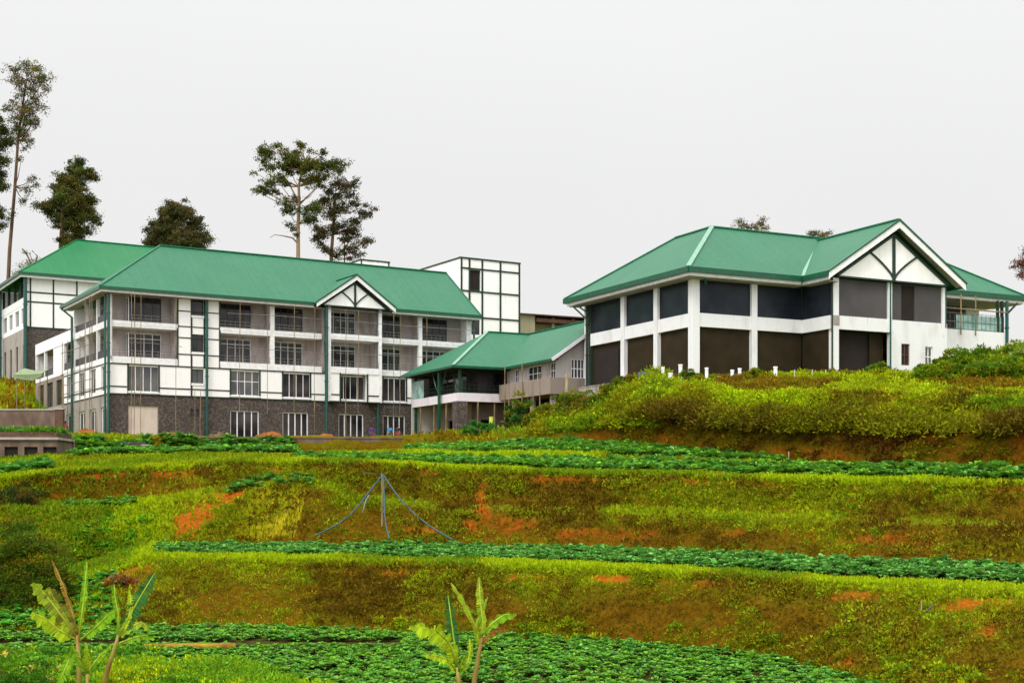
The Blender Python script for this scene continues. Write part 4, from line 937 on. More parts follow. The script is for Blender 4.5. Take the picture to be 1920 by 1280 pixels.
# right-hand balcony
xq = xc(1884, yR-1.6)
MB().box(xr_+.31, xq, yR-1.29, yR+3, zc_-.35, zc_-.15).build('floor_slab', 'wet_concrete', E)
m = MB(); m.wall('x', yR+2.4, .2, xr_+.3, xq, zc_-.15, CH, [(xr_+1.0, xr_+2.2, zc_-.1, CH-.4), (xr_+3.0, xr_+5.2, zc_+.2, CH-.3)]); m.build('back_wall', 'charcoal_wall', E)
window(E, 'x', yR+2.45, xr_+1.0, xr_+2.2, zc_-.1, CH-.4, 2, 1, 'brown_void', 'timber_paint'); window(E, 'x', yR+2.45, xr_+3.0, xr_+5.2, zc_+.2, CH-.3, 3, 1, 'teal_glass', 'timber_paint')
m = MB(); m.box(xr_+2.9, xq-.1, yR-1.46, yR-1.44, zc_+.02, zc_+1.15); m.build('glass_balustrade', 'teal_glass', E)
rail('railing', E, (xr_+.4, yR-1.5, 0), (xq, yR-1.5, 0), zc_, 1.25, 16, 'grey_metal')
for x in (xq-.15, xq-.6): MB().box(x-.08, x+.08, yR-1.55, yR-1.35, zc_-.2, CH).build('post', 'timber_paint', E)
m = MB(); [m.tube([(xr_+d, yR-1.75, zc_-.4), (xr_+d, yR-1.75, CH+.2)], .05, 6) for d in (.5, 1.5, 3.1, 4.6)]; m.tube([(xr_+.2, yR-1.8, CH-.9), (xq, yR-1.8, CH-.9)], .05, 6); m.build('scaffold_rail', 'bamboo', E)
pipe(E, xq+.12, yR-1.7, -1.5, CH, .13)
for p_, q_ in (((xq+.1, yR-1.6, CH-1.1), (xq+1.2, yR-1.7, CH-.1)), ((wI-.1, WL+.1, CH-1.3), (wI-1.0, WL+1.0, CH-.1)), ((wI-.1, WL+.1, CH-.7), (wI-.6, WL+.6, CH-.2))): MB().bar(p_, q_, .12, .12).build('bracket', 'timber_paint', E)
pipe(E, wI-.1, WL+.35, -1, CH, .12, 'timber_paint'); m = MB(); m.tube([(c0-.12, gp-.05, -1.5), (c0-.12, gp-.05, ce-.4)], .06); m.build('downpipe', 'timber_paint', E)
m = MB(); m.tube([(wI+.9,wI-.2,CH-.4),(wI+.35,.3,CH+.1)], .08); m.build('gutter_outlet', 'pipe_green', E)
# remaining outer walls (back and right)
m = MB(); m.wall('x', VY-1.4, .2, wI, 2*h-wI, -1.5, CH); m.wall('y', 2*h-wI-.2, .2, 2*h-wI, VY-1.4, -1.5, CH); m.wall('x', 2*h-wI, .2, 2*h-wI, UX-wI, -1.5, CH); m.wall('y', UX-wI-.2, .2, yR+2.6, 2*h-wI, -1.5, CH); m.wall('y', xq-.2, .2, yR-1.29, yR+2.4, -1.5, zc_); m.wall('x', yR+2.4, .2, xq, UX-wI-.2, -1.5, CH); m.build('wall', 'hall_plaster', E)
MB().box(wI-.9, wI+.3, wI+2, WL+.4, -1.9, -.02).build('plinth', 'wet_concrete', E)
rail('railing', E, (wI-.85, ycs[2]-2.5, 0), (wI-.85, WL+.3, 0), -.0, .1, 8, 'wet_concrete')
def tubething(name, label, cat, pts, r, mat, group=None, n=8):
    b = Vector(pts[0]); m = MB(); m.tube([Vector(p)-b for p in pts], r, n); o = m.build(name, mat, None, True); o.location = b; tag(o, label, cat, group); return o
simple('straw_soil', (.34,.21,.015), (.22,.08,.01), 3, rough=.95, bmp=.5)
# ================================================================ trees
def crown_tree(name, label, cat, trunk, clumps, d, group=None, leaf=.30, dens=900, cols=((.06,.075,.012),(.10,.09,.02),(.045,.06,.012)), rad=(.45,.2), limbs=True, bark='tree_bark', flat_=.75, twigs=(), airy=1.):
    """trunk: [(px,py)...] from base up; clumps: [(px,py,r_px)]; all at distance d, spread in depth"""
    b = wp(trunk[0][0], trunk[0][1], d); gz_ = ground_z(b.x, b.y)-.3
    if gz_ < b.z: trunk = [(trunk[0][0], HY-gz_/d*F)]+list(trunk)
    b = wp(trunk[0][0], trunk[0][1], d); root = empty(name, tuple(b)); tag(root, label, cat, group)
    W = lambda px, py, dy=0: wp(px, py, d)*( (d+dy)/d ) - b
    tp = [W(x, y) for x, y in trunk]; m = MB(); n = len(tp)
    m.tube(tp, [rad[0]+(rad[1]-rad[0])*i/(n-1) for i in range(n)], 8)
    tops = [(x, y) for x, y in trunk]
    C = []; Rr = []
    for (px, py, r) in clumps:
        rm = r/F*d; dy = random.uniform(-1, 1)*rm*1.6; c = W(px, py, dy); C.append(c); Rr.append(rm)
        if limbs:
            # limb leaves the trunk a little below the clump
            best = min(range(n), key=lambda i: abs(trunk[i][1]-(py+r*.8+abs(px-trunk[i][0])*.45)))
            s0 = tp[best]; mid = s0.lerp(c, .5)+Vector((0, 0, -.12*(c-s0).length)); m.tube([s0, mid, c], [.11*rad[0]/.45, .055, .02], 5)
    for tw in twigs: m.tube([W(x, y) for x, y in tw], [.12, .09, .07, .05, .03][:len(tw)], 5)
    m.build('trunk', bark, root, True)
    Ps = []; 
    for c, rm in zip(C, Rr):
        k = max(6, int(17*(rm/1.0)**1.5)+4)
        sub = np.array(c)[None, :]+RNG.normal(size=(k, 3))*rm*(.55 if airy == 1 else .62)*np.array([1, 1, flat_])
        for s in sub:
            q = max(14, int(dens*2.6*airy*rm*rm/k)); rr = RNG.uniform(.20, .42)*(.5+.5*airy)*min(1.2, .45+.5*rm); dv = unit(RNG.normal(size=(1, 3)))*np.array([1, 1, .5])
            p = s[None, :]+RNG.normal(size=(q, 3))*rr*np.array([1, 1, .6])+dv*RNG.normal(size=(q, 1))*rr*.9; Ps.append((p, RNG.integers(0, len(cols)), RNG.uniform(.8, 1.3)))
    P = np.concatenate([p for p, _, _ in Ps]); T = np.concatenate([np.repeat(np.array(cols[k])[None]*v, len(p), 0) for p, k, v in Ps])*(1+RNG.uniform(-.25, .25, (len(P), 1)))
    D = RNG.normal(size=P.shape)*.8+np.array([0, 0, -.35]); L = leaf*.66*RNG.uniform(.6, 1.4, len(P))
    V, Q, TT = leaves(P, D, L, L*.45, T); mesh_np('crown', V, Q, TT, 'leaf', root); return root
EUC = ((.08,.10,.025),(.15,.125,.03),(.06,.08,.025),(.16,.09,.04))  # tree leaf colours lightened a little to mix distance haze into them
DRK = ((.06,.07,.016),(.09,.08,.02),(.045,.055,.014))
crown_tree('eucalyptus_tree', 'tallest slender eucalyptus with an airy crown behind the rear block', 'tree', [(14,560),(18,470),(28,350),(34,260),(42,200),(50,150)],
  [(22,130,12),(35,150,10),(52,126,15),(66,132,13),(82,150,12),(88,168,9),(40,178,9),(26,195,10),(58,172,10),(72,185,9),(45,205,12),(60,210,12),(75,200,9),(66,225,8),(34,228,12),(48,240,12),(36,262,10),(50,280,7),(40,300,6),(60,335,8),(30,150,12),(45,165,11),(62,155,13),(58,190,11),(70,145,12),(48,222,12),(60,232,10),(44,250,11),(56,262,9),(30,240,10),(46,215,11),(52,355,9),(44,375,8),(22,400,6),(12,205,12),(68,348,6)], 165, leaf=.34, airy=.62, dens=420, cols=EUC, rad=(.30,.10))
crown_tree('eucalyptus_tree', 'dense dark tree cut by the left edge of the picture beside the tall slender eucalyptus', 'tree', [(-14,560),(-12,450),(-8,350),(-6,240)],
  [(4,245,14),(10,270,16),(2,300,16),(-5,330,14),(0,350,11),(-2,400,12),(-20,280,20),(-22,340,20),(-15,220,15),(2,425,7),(-30,400,18)], 160, leaf=.34, dens=800, cols=DRK, rad=(.3,.12))
crown_tree('cypress_tree', 'bushy dark tree with a ragged top behind the rear block ridge', 'tree', [(113,560),(114,460),(118,400),(130,340)],
  [(148,306,10),(140,320,13),(160,325,13),(174,330,7),(120,338,13),(135,345,16),(112,355,13),(100,378,13),(84,388,12),(125,372,20),(145,370,17),(160,380,14),(165,395,10),(120,400,20),(145,400,18),(178,412,9),(130,425,17),(148,430,14),(135,450,16),(92,395,10),(170,405,8)], 165, leaf=.36, dens=1250, cols=((.08,.105,.018),(.12,.10,.022),(.06,.075,.016)), rad=(.35,.2), airy=.8)
crown_tree('round_tree', 'round dark tree standing behind the ridge where the two green roofs meet', 'tree', [(330,540),(330,480),(331,430)],
  [(332,392,15),(312,402,14),(350,400,14),(298,420,14),(330,418,20),(365,420,14),(286,440,14),(310,440,19),(345,440,20),(375,440,12),(283,458,12),(305,462,18),(335,462,20),(365,460,16),(384,448,8),(325,383,6)], 170, leaf=.36, dens=1300, cols=((.075,.075,.02),(.10,.08,.025),(.055,.06,.018)), rad=(.4,.2), airy=.8)
crown_tree('eucalyptus_tree', 'flat topped eucalyptus with a bare pale trunk behind the long roof', 'tree', [(559,540),(559,480),(559,420),(561,380),(560,350),(566,320),(572,300)],
  [(492,285,11),(505,288,12),(520,275,8),(500,310,9),(512,313,8),(540,290,12),(548,300,12),(558,285,9),(560,268,6),(566,275,6),(582,283,5),(606,286,7),(530,310,12),(545,318,14),(560,310,15),(580,312,16),(600,310,16),(620,312,16),(636,312,11),(590,330,15),(575,340,11),(520,338,12),(505,342,9),(490,354,9),(500,358,8),(478,357,5),(475,322,4),(515,360,7),(535,345,6),(545,382,13),(540,395,9),(580,395,15),(592,390,11),(578,412,12),(555,430,6),(543,420,5),(556,440,5),(600,345,9)], 165,
  leaf=.36, airy=.62, dens=850, cols=((.075,.10,.015),(.12,.11,.02),(.05,.07,.012)), rad=(.30,.10), bark='pale_bark', twigs=[[(557,455),(548,446),(530,442),(515,440),(506,446)],[(560,385),(575,370),(590,355),(600,345)],[(558,375),(545,350),(535,335),(528,325)]])
crown_tree('eucalyptus_tree', 'brownish open eucalyptus just right of the flat topped one', 'tree', [(622,540),(621,480),(624,440),(627,400),(628,365)],
  [(630,345,12),(645,350,12),(668,345,9),(615,355,10),(610,375,11),(638,370,13),(655,365,11),(665,380,9),(628,395,14),(643,390,11),(612,378,9),(618,400,10),(600,430,12),(605,440,10),(595,445,9),(640,425,12),(625,430,10),(655,430,12),(668,415,11),(680,400,10),(690,405,8),(665,440,11),(648,445,11),(600,455,9),(615,470,9),(630,478,8),(660,465,11),(645,470,9),(680,455,9),(690,450,7),(685,385,5),(702,390,5),(672,478,7),(656,485,6)], 168,
  leaf=.36, airy=.7, dens=620, cols=((.07,.07,.022),(.12,.075,.03),(.045,.055,.018)), rad=(.3,.12), twigs=[[(645,530),(646,480),(646,455),(655,440)]])
crown_tree('distant_tree', 'pair of airy treetops left of the gable ridge on the big hall', 'tree', [(1410,500),(1410,440),(1408,428)], [(1386,417,6),(1396,421,6),(1408,423,5),(1424,420,7),(1430,413,5),(1434,427,5),(1390,425,4),(1402,430,4),(1420,430,5)], 170, leaf=.32, dens=480, cols=EUC, rad=(.2,.08))
crown_tree('distant_tree', 'low treetop showing at the valley of the big hall roof', 'tree', [(1537,500),(1537,445)], [(1520,440,6),(1530,436,6),(1545,438,6),(1556,436,4),(1537,443,6)], 170, leaf=.32, dens=480, cols=EUC, rad=(.2,.08))
crown_tree('distant_tree', 'reddish treetop cut by the right edge of the picture', 'tree', [(1950,640),(1940,560),(1935,500)], [(1925,480,9),(1935,470,12),(1910,492,8),(1903,500,6),(1920,500,10),(1915,515,8),(1935,510,14),(1950,490,16)], 150, leaf=.3, dens=480, cols=((.12,.05,.03),(.08,.06,.02),(.16,.06,.035)), rad=(.2,.08))
crown_tree('bare_shrub', 'thin bare shrub at the lower left corner of the rear block roof', 'shrub', [(70,560),(66,500),(55,475)], [(38,500,6),(50,492,6),(66,487,6),(60,497,5),(46,472,3),(30,512,5)], 160, leaf=.28, dens=300, cols=((.10,.13,.03),(.13,.12,.04)), rad=(.10,.05), twigs=[[(62,505),(52,480),(42,466)],[(66,500),(70,480),(60,470)]])

# ---------------------------------------------------------------- bushes
def bush(label, px, py, d, rx, rz, n, cols, size=.2, per=55, name='bush', group=None, flower=None, cat='bush', stem=.09):
    b = wp(px, py, d); b.z = ground_z(b.x, b.y)-.1; root = empty(name, tuple(b)); tag(root, label, cat, group)
    d_ = unit(RNG.normal(size=(n, 3))); d_[:, 2] = np.abs(d_[:, 2]); r = RNG.uniform(.15, 1, n)**.5
    C = d_*r[:, None]*np.array([rx, rx*.8, rz]); Rr = RNG.uniform(.16, .32, n)*min(rx, rz)*.9
    V, Q, T = clump_leaves(C, Rr, int(per*1.7), size*.72, cols); mesh_np('foliage', V, Q, T, 'leaf', root)
    m = MB()
    for i in range(0, n, max(1, n//14)): c = Vector(C[i]); m.tube([(0, 0, -.2), c*.5+Vector((0, 0, .1)), c], [stem, stem*.5, stem*.2], 5)
    m.build('stem', 'tree_bark', root)
    if flower:
        k = RNG.choice(n, min(n, 26), replace=False); P = np.repeat(C[k]*1.12+np.array([0, 0, .05]), 14, 0)+RNG.normal(size=(14*len(k), 3))*.035
        V, Q, T = leaves(P, RNG.normal(size=P.shape)+np.array([0, 0, .6]), .11, .09, jitter(flower, len(P), .2, .05)); mesh_np('flower', V, Q, T, 'leaf', root)
    return root
GB = [(.12,.22,.008),(.18,.26,.007),(.09,.18,.010),(.22,.26,.007)]; DB = [(.06,.12,.008),(.09,.14,.006),(.07,.12,.01),(.13,.12,.006)]
for i, (px, py, d, rx, rz, lb) in enumerate([
  (1775,690,83,1.5,1.0,'low bright green bush right of the small barred windows, leftmost of the big bushes'), (1815,700,82,1.9,1.6,'broad green bush in front of the white wall under the hall balcony'),
  (1868,700,82,2.0,1.7,'tall green bush below the right corner post of the hall'), (1930,700,81,2.3,2.0,'green bush cut by the right edge of the picture'),
  (1765,740,77,1.9,1.2,'bright green bush lower down the crest, below the broad one'), (1870,742,76,2.6,1.5,'wide bright green bush near the right edge at the crest of the bank')]):
    bush(lb, px, py, d, rx, rz, 90, GB, .24, 60, group='bushes below the hall balcony')
bush('small green bush against the dark opening under the gable', 1650, 700, 86, .9, .8, 26, GB, .22, 50)
bush('small green shrub in front of the corner column of the hall', 1297, 706, 88, .8, .9, 24, GB, .22, 50)
bush('small yellowish shrub in front of the second front column of the hall', 1415, 700, 86, .7, .7, 20, [(.18,.2,.008),(.1,.15,.01)], .22, 50)
bush('leafy shrub with broad green leaves growing between the props of the pavilion wing', 975, 800, 96, 1.2, 2.9, 40, [(.04,.13,.02),(.12,.18,.01),(.2,.2,.01)], .36, 30, name='shrub', cat='shrub')
bush('green low shrub at the foot of the stone pier of the pavilion', 900, 822, 96, 1.3, .8, 30, [(.04,.16,.03),(.06,.2,.02)], .26, 50, name='shrub', cat='shrub')
bush('orange tinged shrub beside the tall pale pole', 1100, 790, 88, 1.5, 1.4, 36, [(.18,.18,.008),(.1,.15,.01),(.25,.12,.01)], .24, 50, name='shrub', cat='shrub')
for px, d, rx, rz, lb in ((1028,93,1.4,1.5,'yellow green shrub just left of the foot of the tall pale pole'),(1072,90,1.7,1.9,'yellow green shrub right behind the foot of the tall pale pole'),(1135,89,1.9,1.7,'wide yellow green shrub below the left end of the hall'),(1180,88,1.6,1.3,'leafy shrub at the crest below the second left column of the hall')):
    bush(lb, px, 800, d, rx, rz, 60, [(.17,.18,.006),(.12,.17,.007),(.22,.17,.006),(.08,.11,.008)], .24, 50, name='shrub', cat='shrub')
bush('big dark green bush at the left edge of the terraces', 38, 1108, 58, 2.3, 3.7, 190, DB, .17, 80)
bush('dark bush with reddish leaves behind the big dark one at the left edge', 18, 955, 70, 2.2, 1.5, 60, [(.09,.05,.01),(.06,.06,.01),(.05,.08,.01)], .2, 60)
bush('green weedy bush dotted with yellow flowers in the bottom left corner', 30, 1290, 38, 1.6, 1.3, 90, [(.07,.2,.01),(.12,.26,.01),(.05,.15,.012)], .12, 70, flower=(.6,.5,.08))
bush('low bright green weeds beside the flowering bush', 130, 1300, 37, 1.3, .7, 60, [(.08,.22,.01),(.05,.15,.012)], .12, 60)
bush('bright yellow green bush at the bottom edge right of the leaning banana plant', 310, 1300, 38, 1.5, .75, 60, [(.14,.3,.008),(.08,.22,.01)], .12, 60)

bush('heap of orange and pinkish dead leaves on the slope behind the leaning banana plant', 231, 1088, 58.5, .75, .55, 26, [(.40,.13,.02),(.45,.30,.06),(.25,.08,.02),(.3,.2,.08)], .2, 30, name='dead_leaf_heap', cat='leaf heap')
tubething('soil_ridge', 'straight straw coloured soil ridge between the crop rows at the lower left', 'soil ridge', [wp(270,1213,47.6), wp(350,1212,47.8), wp(441,1212,47.8)], .13, 'straw_soil')
# ---------------------------------------------------------------- banana plants
def banana_leaf(base, pts, width, col, tears=.35):
    """blade either side of a midrib given by points; both halves made of narrow drooping strips"""
    pts = [Vector(p) for p in pts]; n = 34; V = []; T = []; phs = random.uniform(0, 6); 
    def at(t):
        f = t*(len(pts)-1); i = min(int(f), len(pts)-2); return pts[i].lerp(pts[i+1], f-i)
    for i in range(n):
        t0 = .10+.9*i/n; t1 = t0+.9/n*(1.0 if random.random() > tears else .7)
        a, b = at(t0), at(min(1, t1)); d = (b-a).normalized(); up = Vector((0, 0, 1)); s = d.cross(Vector((0, -1, .2))).normalized(); 
        w = width*math.sin(math.pi*min(1, t0*.93+.05))**.6
        for sg in (-1, 1):
            dr = .5+.3*math.sin(i*.7+phs+sg)+random.uniform(-.08, .08); o = s*sg*w*(.85+.12*math.sin(i*.9+phs)+random.uniform(-.06, .06))+d*w*.25+Vector((0, -.08*dr, -w*dr*.7))
            V += [a, b, b+o, a+o]; c = np.array(col)*random.uniform(.7, 1.25); T += [c]*4
    return V, T
def banana(label, bx, by, d, stemtop, lvs, srad=.11):
    b = wp(bx, by, d); g = ground_z(b.x, b.y); b.z = min(b.z, g+.2); root = empty('banana_plant', tuple(b)); tag(root, label, 'plant', 'banana plants in the foreground')
    W = lambda p, dy=0: wp(p[0], p[1], d)*((d+dy)/d)-b
    m = MB(); st = [Vector((0, 0, -.3))]+[W(p) for p in stemtop]; m.tube(st, [srad+(.04-srad)*i/(len(st)-1) for i in range(len(st))], 8); m.build('stem', 'banana_stem', root, True)
    for (path, w, col, dead) in lvs:
        dy = random.uniform(-.6, .4); q = [W(p, dy*i/len(path)) for i, p in enumerate(path)]
        V, T = banana_leaf(q[0], q, w*.88, col, .4 if dead else .15)
        V = np.array([tuple(v) for v in V]); o = mesh_np('leaf', V, np.arange(len(V)).reshape(-1, 4), np.array(T), 'leaf', root)
        mm = MB(); mm.tube(q, [.035-.025*i/(len(q)-1) for i in range(len(q))], 6); mm.build('midrib', 'banana_stem' if dead else 'midrib', o, True)
simple('midrib', (.36,.42,.02), (.28,.36,.03), rough=.4)
GL = (.16,.34,.012); YL = (.32,.44,.012); DL = (.035,.13,.025); BL = (.30,.10,.015); TL = (.27,.36,.02)
banana('tall ragged banana plant at the left among the weeds', 150, 1310, 37, [(148,1250),(145,1190)], [
  ([(145,1190),(135,1145),(118,1095),(98,1050)], .09, (.30,.17,.02), 1), ([(146,1195),(105,1140),(82,1110),(62,1092)], .25, TL, 0), ([(146,1200),(110,1180),(85,1158),(60,1148)], .26, YL, 0),
  ([(148,1195),(155,1140),(160,1095),(163,1052)], .12, GL, 0), ([(148,1200),(120,1150),(100,1120),(92,1100)], .3, (.16,.16,.02), 1), ([(150,1200),(185,1170),(205,1150),(225,1140)], .2, GL, 0), ([(146,1205),(128,1240),(118,1262),(112,1280)], .2, GL, 0), ([(150,1200),(140,1175),(120,1165),(100,1160)], .2, BL, 1)])
banana('leaning banana plant with one tall torn leaf right of the ragged one', 190, 1315, 36.5, [(200,1262),(215,1215),(222,1190)], [
  ([(224,1190),(245,1150),(268,1110),(291,1072)], .27, DL, 0), ([(223,1190),(240,1160),(246,1135),(243,1105)], .12, YL, 0), ([(222,1195),(238,1178),(265,1165),(285,1182)], .12, TL, 0), ([(222,1195),(222,1150),(216,1120),(214,1095)], .1, GL, 0), ([(224,1205),(250,1195),(270,1190),(290,1196)], .12, GL, 0)], .08)
banana('short banana shoot between the two left banana plants', 163, 1310, 36, [(164,1262)], [
  ([(164,1262),(166,1245),(164,1225),(162,1205)], .12, YL, 0), ([(164,1262),(150,1240),(140,1222),(136,1205)], .13, GL, 0), ([(164,1262),(178,1240),(190,1225),(202,1215)], .12, GL, 0)], .05)
banana('banana plant with a bright drooping leaf at the bottom centre', 862, 1320, 36, [(860,1275),(857,1250)], [
  ([(857,1250),(843,1205),(815,1180),(768,1172)], .30, YL, 0), ([(857,1250),(852,1205),(846,1160),(840,1115)], .20, DL, 0), ([(858,1262),(840,1235),(815,1228),(795,1226)], .12, YL, 0), ([(860,1262),(878,1240),(882,1215),(880,1196)], .10, YL, 0), ([(858,1260),(866,1240),(872,1228),(878,1222)], .1, GL, 0)], .09)
banana('banana plant with a withered brown leaf stalk right of the drooping one', 885, 1320, 36.3, [(890,1270),(898,1225),(903,1195)], [
  ([(900,1210),(915,1190),(935,1176),(950,1180)], .10, BL, 1), ([(902,1200),(905,1165),(900,1120),(898,1082)], .15, TL, 0), ([(902,1195),(885,1160),(865,1120),(846,1092)], .10, TL, 0), ([(903,1190),(925,1165),(945,1152),(968,1150)], .16, GL, 0), ([(902,1200),(893,1170),(905,1140),(914,1118)], .08, GL, 0), ([(900,1215),(895,1190),(892,1175),(894,1160)], .1, YL, 0)], .09)

# ================================================================ hoses and stakes on the bank
top = wp(718, 889, 66.5)
def hose(label, pts, group='hoses spreading from the stake'):
    P = [top]+[wp(x, y, d) for x, y, d in pts]; S = []
    for i in range(len(P)-1):
        p0 = P[max(i-1, 0)]; p1 = P[i]; p2 = P[i+1]; p3 = P[min(i+2, len(P)-1)]
        for k in range(6):
            t = k/6; S.append(.5*((2*p1)+(p2-p0)*t+(2*p0-5*p1+4*p2-p3)*t*t+(3*p1-p0-3*p2+p3)*t**3))
    S.append(P[-1]); tubething('hose', label, 'hose', S, .038, 'hose_blue', group)
hose('blue green hose curving down to the left from the stake', [(695,918,66.2),(670,950,65.7),(640,978,65),(590,1004,64)])
hose('blue green hose hanging almost straight down from the stake', [(720,920,66),(721,950,65.5),(723,980,65),(730,1010,64)])
hose('blue green hose running down to the right from the stake', [(742,924,66),(770,956,65.5),(805,985,64.5),(850,1012,63)])
st = MB(); st.tube([(0,0,-1.6),(.03,0,.8),(0,0,1.65)], [.05,.05,.04], 7); o = st.build('stake', 'bamboo'); o.location = top-Vector((.05,.05,1.6)); tag(o, 'thin wooden stake holding up the three hoses', 'stake')
tubething('string', 'thin pale line running left from the top of the stake', 'string', [top, wp(700,887,67), wp(680,886,68)], .015, 'grey_metal')
tubething('stick', 'thin pale stick lying on the bank left of the hanging hose', 'stick', [wp(680,960,66), wp(686,938,66.6), wp(692,928,67)], .03, 'grey_metal')
for px, py0, py1, d, lb in ((1746,880,848,64.5,'left one of two short wooden stakes at the foot of the bank'), (1763,880,849,64.3,'right one of two short wooden stakes at the foot of the bank')):
    a = wp(px, py0, d); tubething('stake', lb, 'stake', [a-Vector((0,0,.5)), a+Vector((.02,0,(py0-py1)/F*d))], .07, 'grey_plaster', 'stakes at the foot of the bank')
tubething('stick', 'thin upright stick in the right part of the lowest bank', 'stick', [wp(1727,1195,41.5), wp(1728,1125,41.2)], .02, 'bamboo')
tubething('stick', 'short dark stick lying on the lowest bank at the right', 'stick', [wp(1736,1147,41), wp(1749,1134,41)], .03, 'charcoal_wall')
tubething('stake', 'weathered stake sticking out of the shrubs at the middle of the right bank', 'stake', [wp(1519,790,72), wp(1521,745,72)], .06, 'grey_plaster')
tubething('stake', 'thin grey stake standing before the clay at the left foot of the right bank', 'stake', [wp(1479,872,67), wp(1479,846,67)], .03, 'bamboo')
tubething('pole', 'tall pale bamboo pole standing in the shrubs beside the pavilion wing', 'pole', [wp(1058,820,92), wp(1061,760,92), wp(1063,700,92)], .11, 'bamboo')
g0 = MATS['midrib']; tubething('post', 'bright green post in front of the dark room under the pavilion', 'post', [wp(921,822,103), wp(921,781,103)], .16, 'midrib')
# white pipes standing on the crest
for px, ya_, yb_, w, d in ((1243,684,712,.13,89),(1276,680,712,.15,89),(1257,697,712,.18,88.6),(1325,685,712,.13,87),(1373,691,712,.13,86.5),(1387,687,712,.14,86.5),(1454,684,708,.15,84.5)):
    pass
LBP = ['stubby white pipe left of the corner column of the hall, behind the bushes','tallest white pipe on the crest, left of the corner column','short white pipe stub between the two leftmost white pipes','white pipe on the crest just right of the corner column','left pipe of the close pair on the crest before the second bay','right pipe of the close pair on the crest before the second bay','white pipe on the crest right of the second front column']
for (px, ya_, yb_, w, d), lb in zip(((1243,688,716,.11,89),(1276,683,716,.13,89),(1257,699,716,.15,88.6),(1325,689,716,.11,87),(1373,693,716,.11,86.5),(1387,690,716,.11,86.5),(1454,687,712,.12,84.5)), LBP):
    a = wp(px, yb_, d); m = MB(); hgt = (yb_-ya_)/F*d; m.tube([(0,0,-.8),(0,0,hgt-.12),(0,0,hgt-.10),(0,0,hgt)], [w,w,w*1.18,w*1.18], 12); o = m.build('white_pipe', 'white_paint', None); o.location = a; tag(o, lb, 'pipe', 'white pipes on the crest of the bank')
for i, (px, lb) in enumerate(((1489,'thin white stick left of the gable bay on the crest'),(1522,'thin white stick just left of the gable column on the crest'),(1547,'thin white stick nearest the gable column on the crest'))):
    a = wp(px, 712, 84); tubething('marker_stick', lb, 'stick', [a-Vector((0,0,.3)), a+Vector((.04,0,.65))], .025, 'grey_plaster', 'marker sticks on the crest')
tubething('rail', 'thin pale rail lying along the crest in front of the hall', 'rail', [wp(1345,706,87), wp(1400,708,86), wp(1450,707,85)], .05, 'beige_render')
o = MB().box(-.35,.35,-.25,.25,0,.45).box(-.3,.3,-.2,.2,.45,.5).build('plastic_sheet','blue_plastic'); o.location = wp(1207,712,89.5); tag(o,'small blue plastic sheet bundle among the bushes below the hall','sheet')

# ================================================================ low walls, shed and yard things
def wallthing(name, label, p, q, z0, z1, th, mat, cat='wall', cap=None):
    p = Vector(p); q = Vector(q); L = (q-p).length; e = empty(name, (p.x, p.y, 0), math.atan2(q.y-p.y, q.x-p.x)); tag(e, label, cat)
    MB().box(0, L, 0, th, z0, z1).build('wall', mat, e)
    if cap: MB().box(-.04, L+.04, -.05, th+.05, z1+.002, z1+.1).build('coping', cap, e)
    return e
simple('old_wall', (.19,.13,.095), (.10,.065,.045), 1.5, rough=.9, bmp=.3, stretch=(1,1,.5))
wallthing('retaining_wall', 'long weathered concrete retaining wall in front of the hotel', wp(302,840,98.0), wp(757,838,101.2), 2.0, 3.92, .3, 'old_wall', cap='old_wall')
wallthing('retaining_wall', 'short low block wall with a dark top at the left, before the hotel corner', wp(168,862,94), wp(272,864,95), 1.8, (920-830)/F*94, .4, 'old_wall', cap='charcoal_wall')
e = empty('gate_post', tuple(wp(274,870,94.5))); tag(e, 'pale concrete post at the right end of the low block wall', 'post'); MB().box(-.2,.2,-.2,.2,-.6,1.3).build('shaft','grey_plaster',e); MB().box(-.26,.26,-.26,.26,1.302,1.4).build('cap','wet_concrete',e)
# shed
s = empty('concrete_shed', (wp(-60,0,86).x, 86, 0), 0.05); tag(s, 'low concrete shed with square dark openings and planted roof at the left edge', 'shed')
zt = (920-824)/F*86; zb = 1.0; Lx = wp(104,0,86).x-wp(-60,0,86).x
ops = [(x, x+.85, zt-1.15, zt-.45) for x in (.6, 2.3, 3.55, 4.75)]
m = MB(); m.wall('x', 0, .25, 0, Lx, zb, zt, ops); m.wall('y', Lx-.25, .25, .25, 3.5, zb, zt); m.build('wall', 'old_wall', s)
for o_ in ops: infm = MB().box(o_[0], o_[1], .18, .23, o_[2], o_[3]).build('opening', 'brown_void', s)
MB().box(-.1, Lx+.15, -.2, 3.6, zt+.002, zt+.16).build('roof_slab', 'wet_concrete', s)
MB().box(0, Lx, 0, 3.4, zt+.162, zt+.5).build('soil_bed', 'rust', s)
# planted roof greens
n = 150; P = np.stack([RNG.uniform(.1, Lx-.3, n), RNG.uniform(.2, 3.2, n), np.full(n, zt+.5)], 1)
V, Q, T = clump_leaves(P, np.full(n, .34), 40, .24, [CB2, CG, CB]); mesh_np('plants', V, Q, T, 'crop_leaf', s)
MB().box(-.1, Lx+.1, 3.61, 3.9, zb, zt+.162).build('back_wall', 'old_wall', s)
w = wallthing('terrace_wall', 'weathered concrete beam wall above the planted shed roof', wp(-60,770,91), wp(104,770,91), (920-782)/F*91-1.8, (920-769)/F*91, .35, 'old_wall', cap='wet_concrete')
for px, y0, y1, d, lb in ((112,880,768,89,'brown timber post at the right end of the shed'),):
    a = wp(px, y0, d); e = empty('timber_post', tuple(a)); tag(e, lb, 'post'); hgt = (y0-y1)/F*d; MB().box(-.26,.26,-.2,.2,-.4,hgt).build('shaft','rust',e); MB().box(-.32,.32,-.26,.26,hgt+.002,hgt+.12).build('cap','wet_concrete',e)
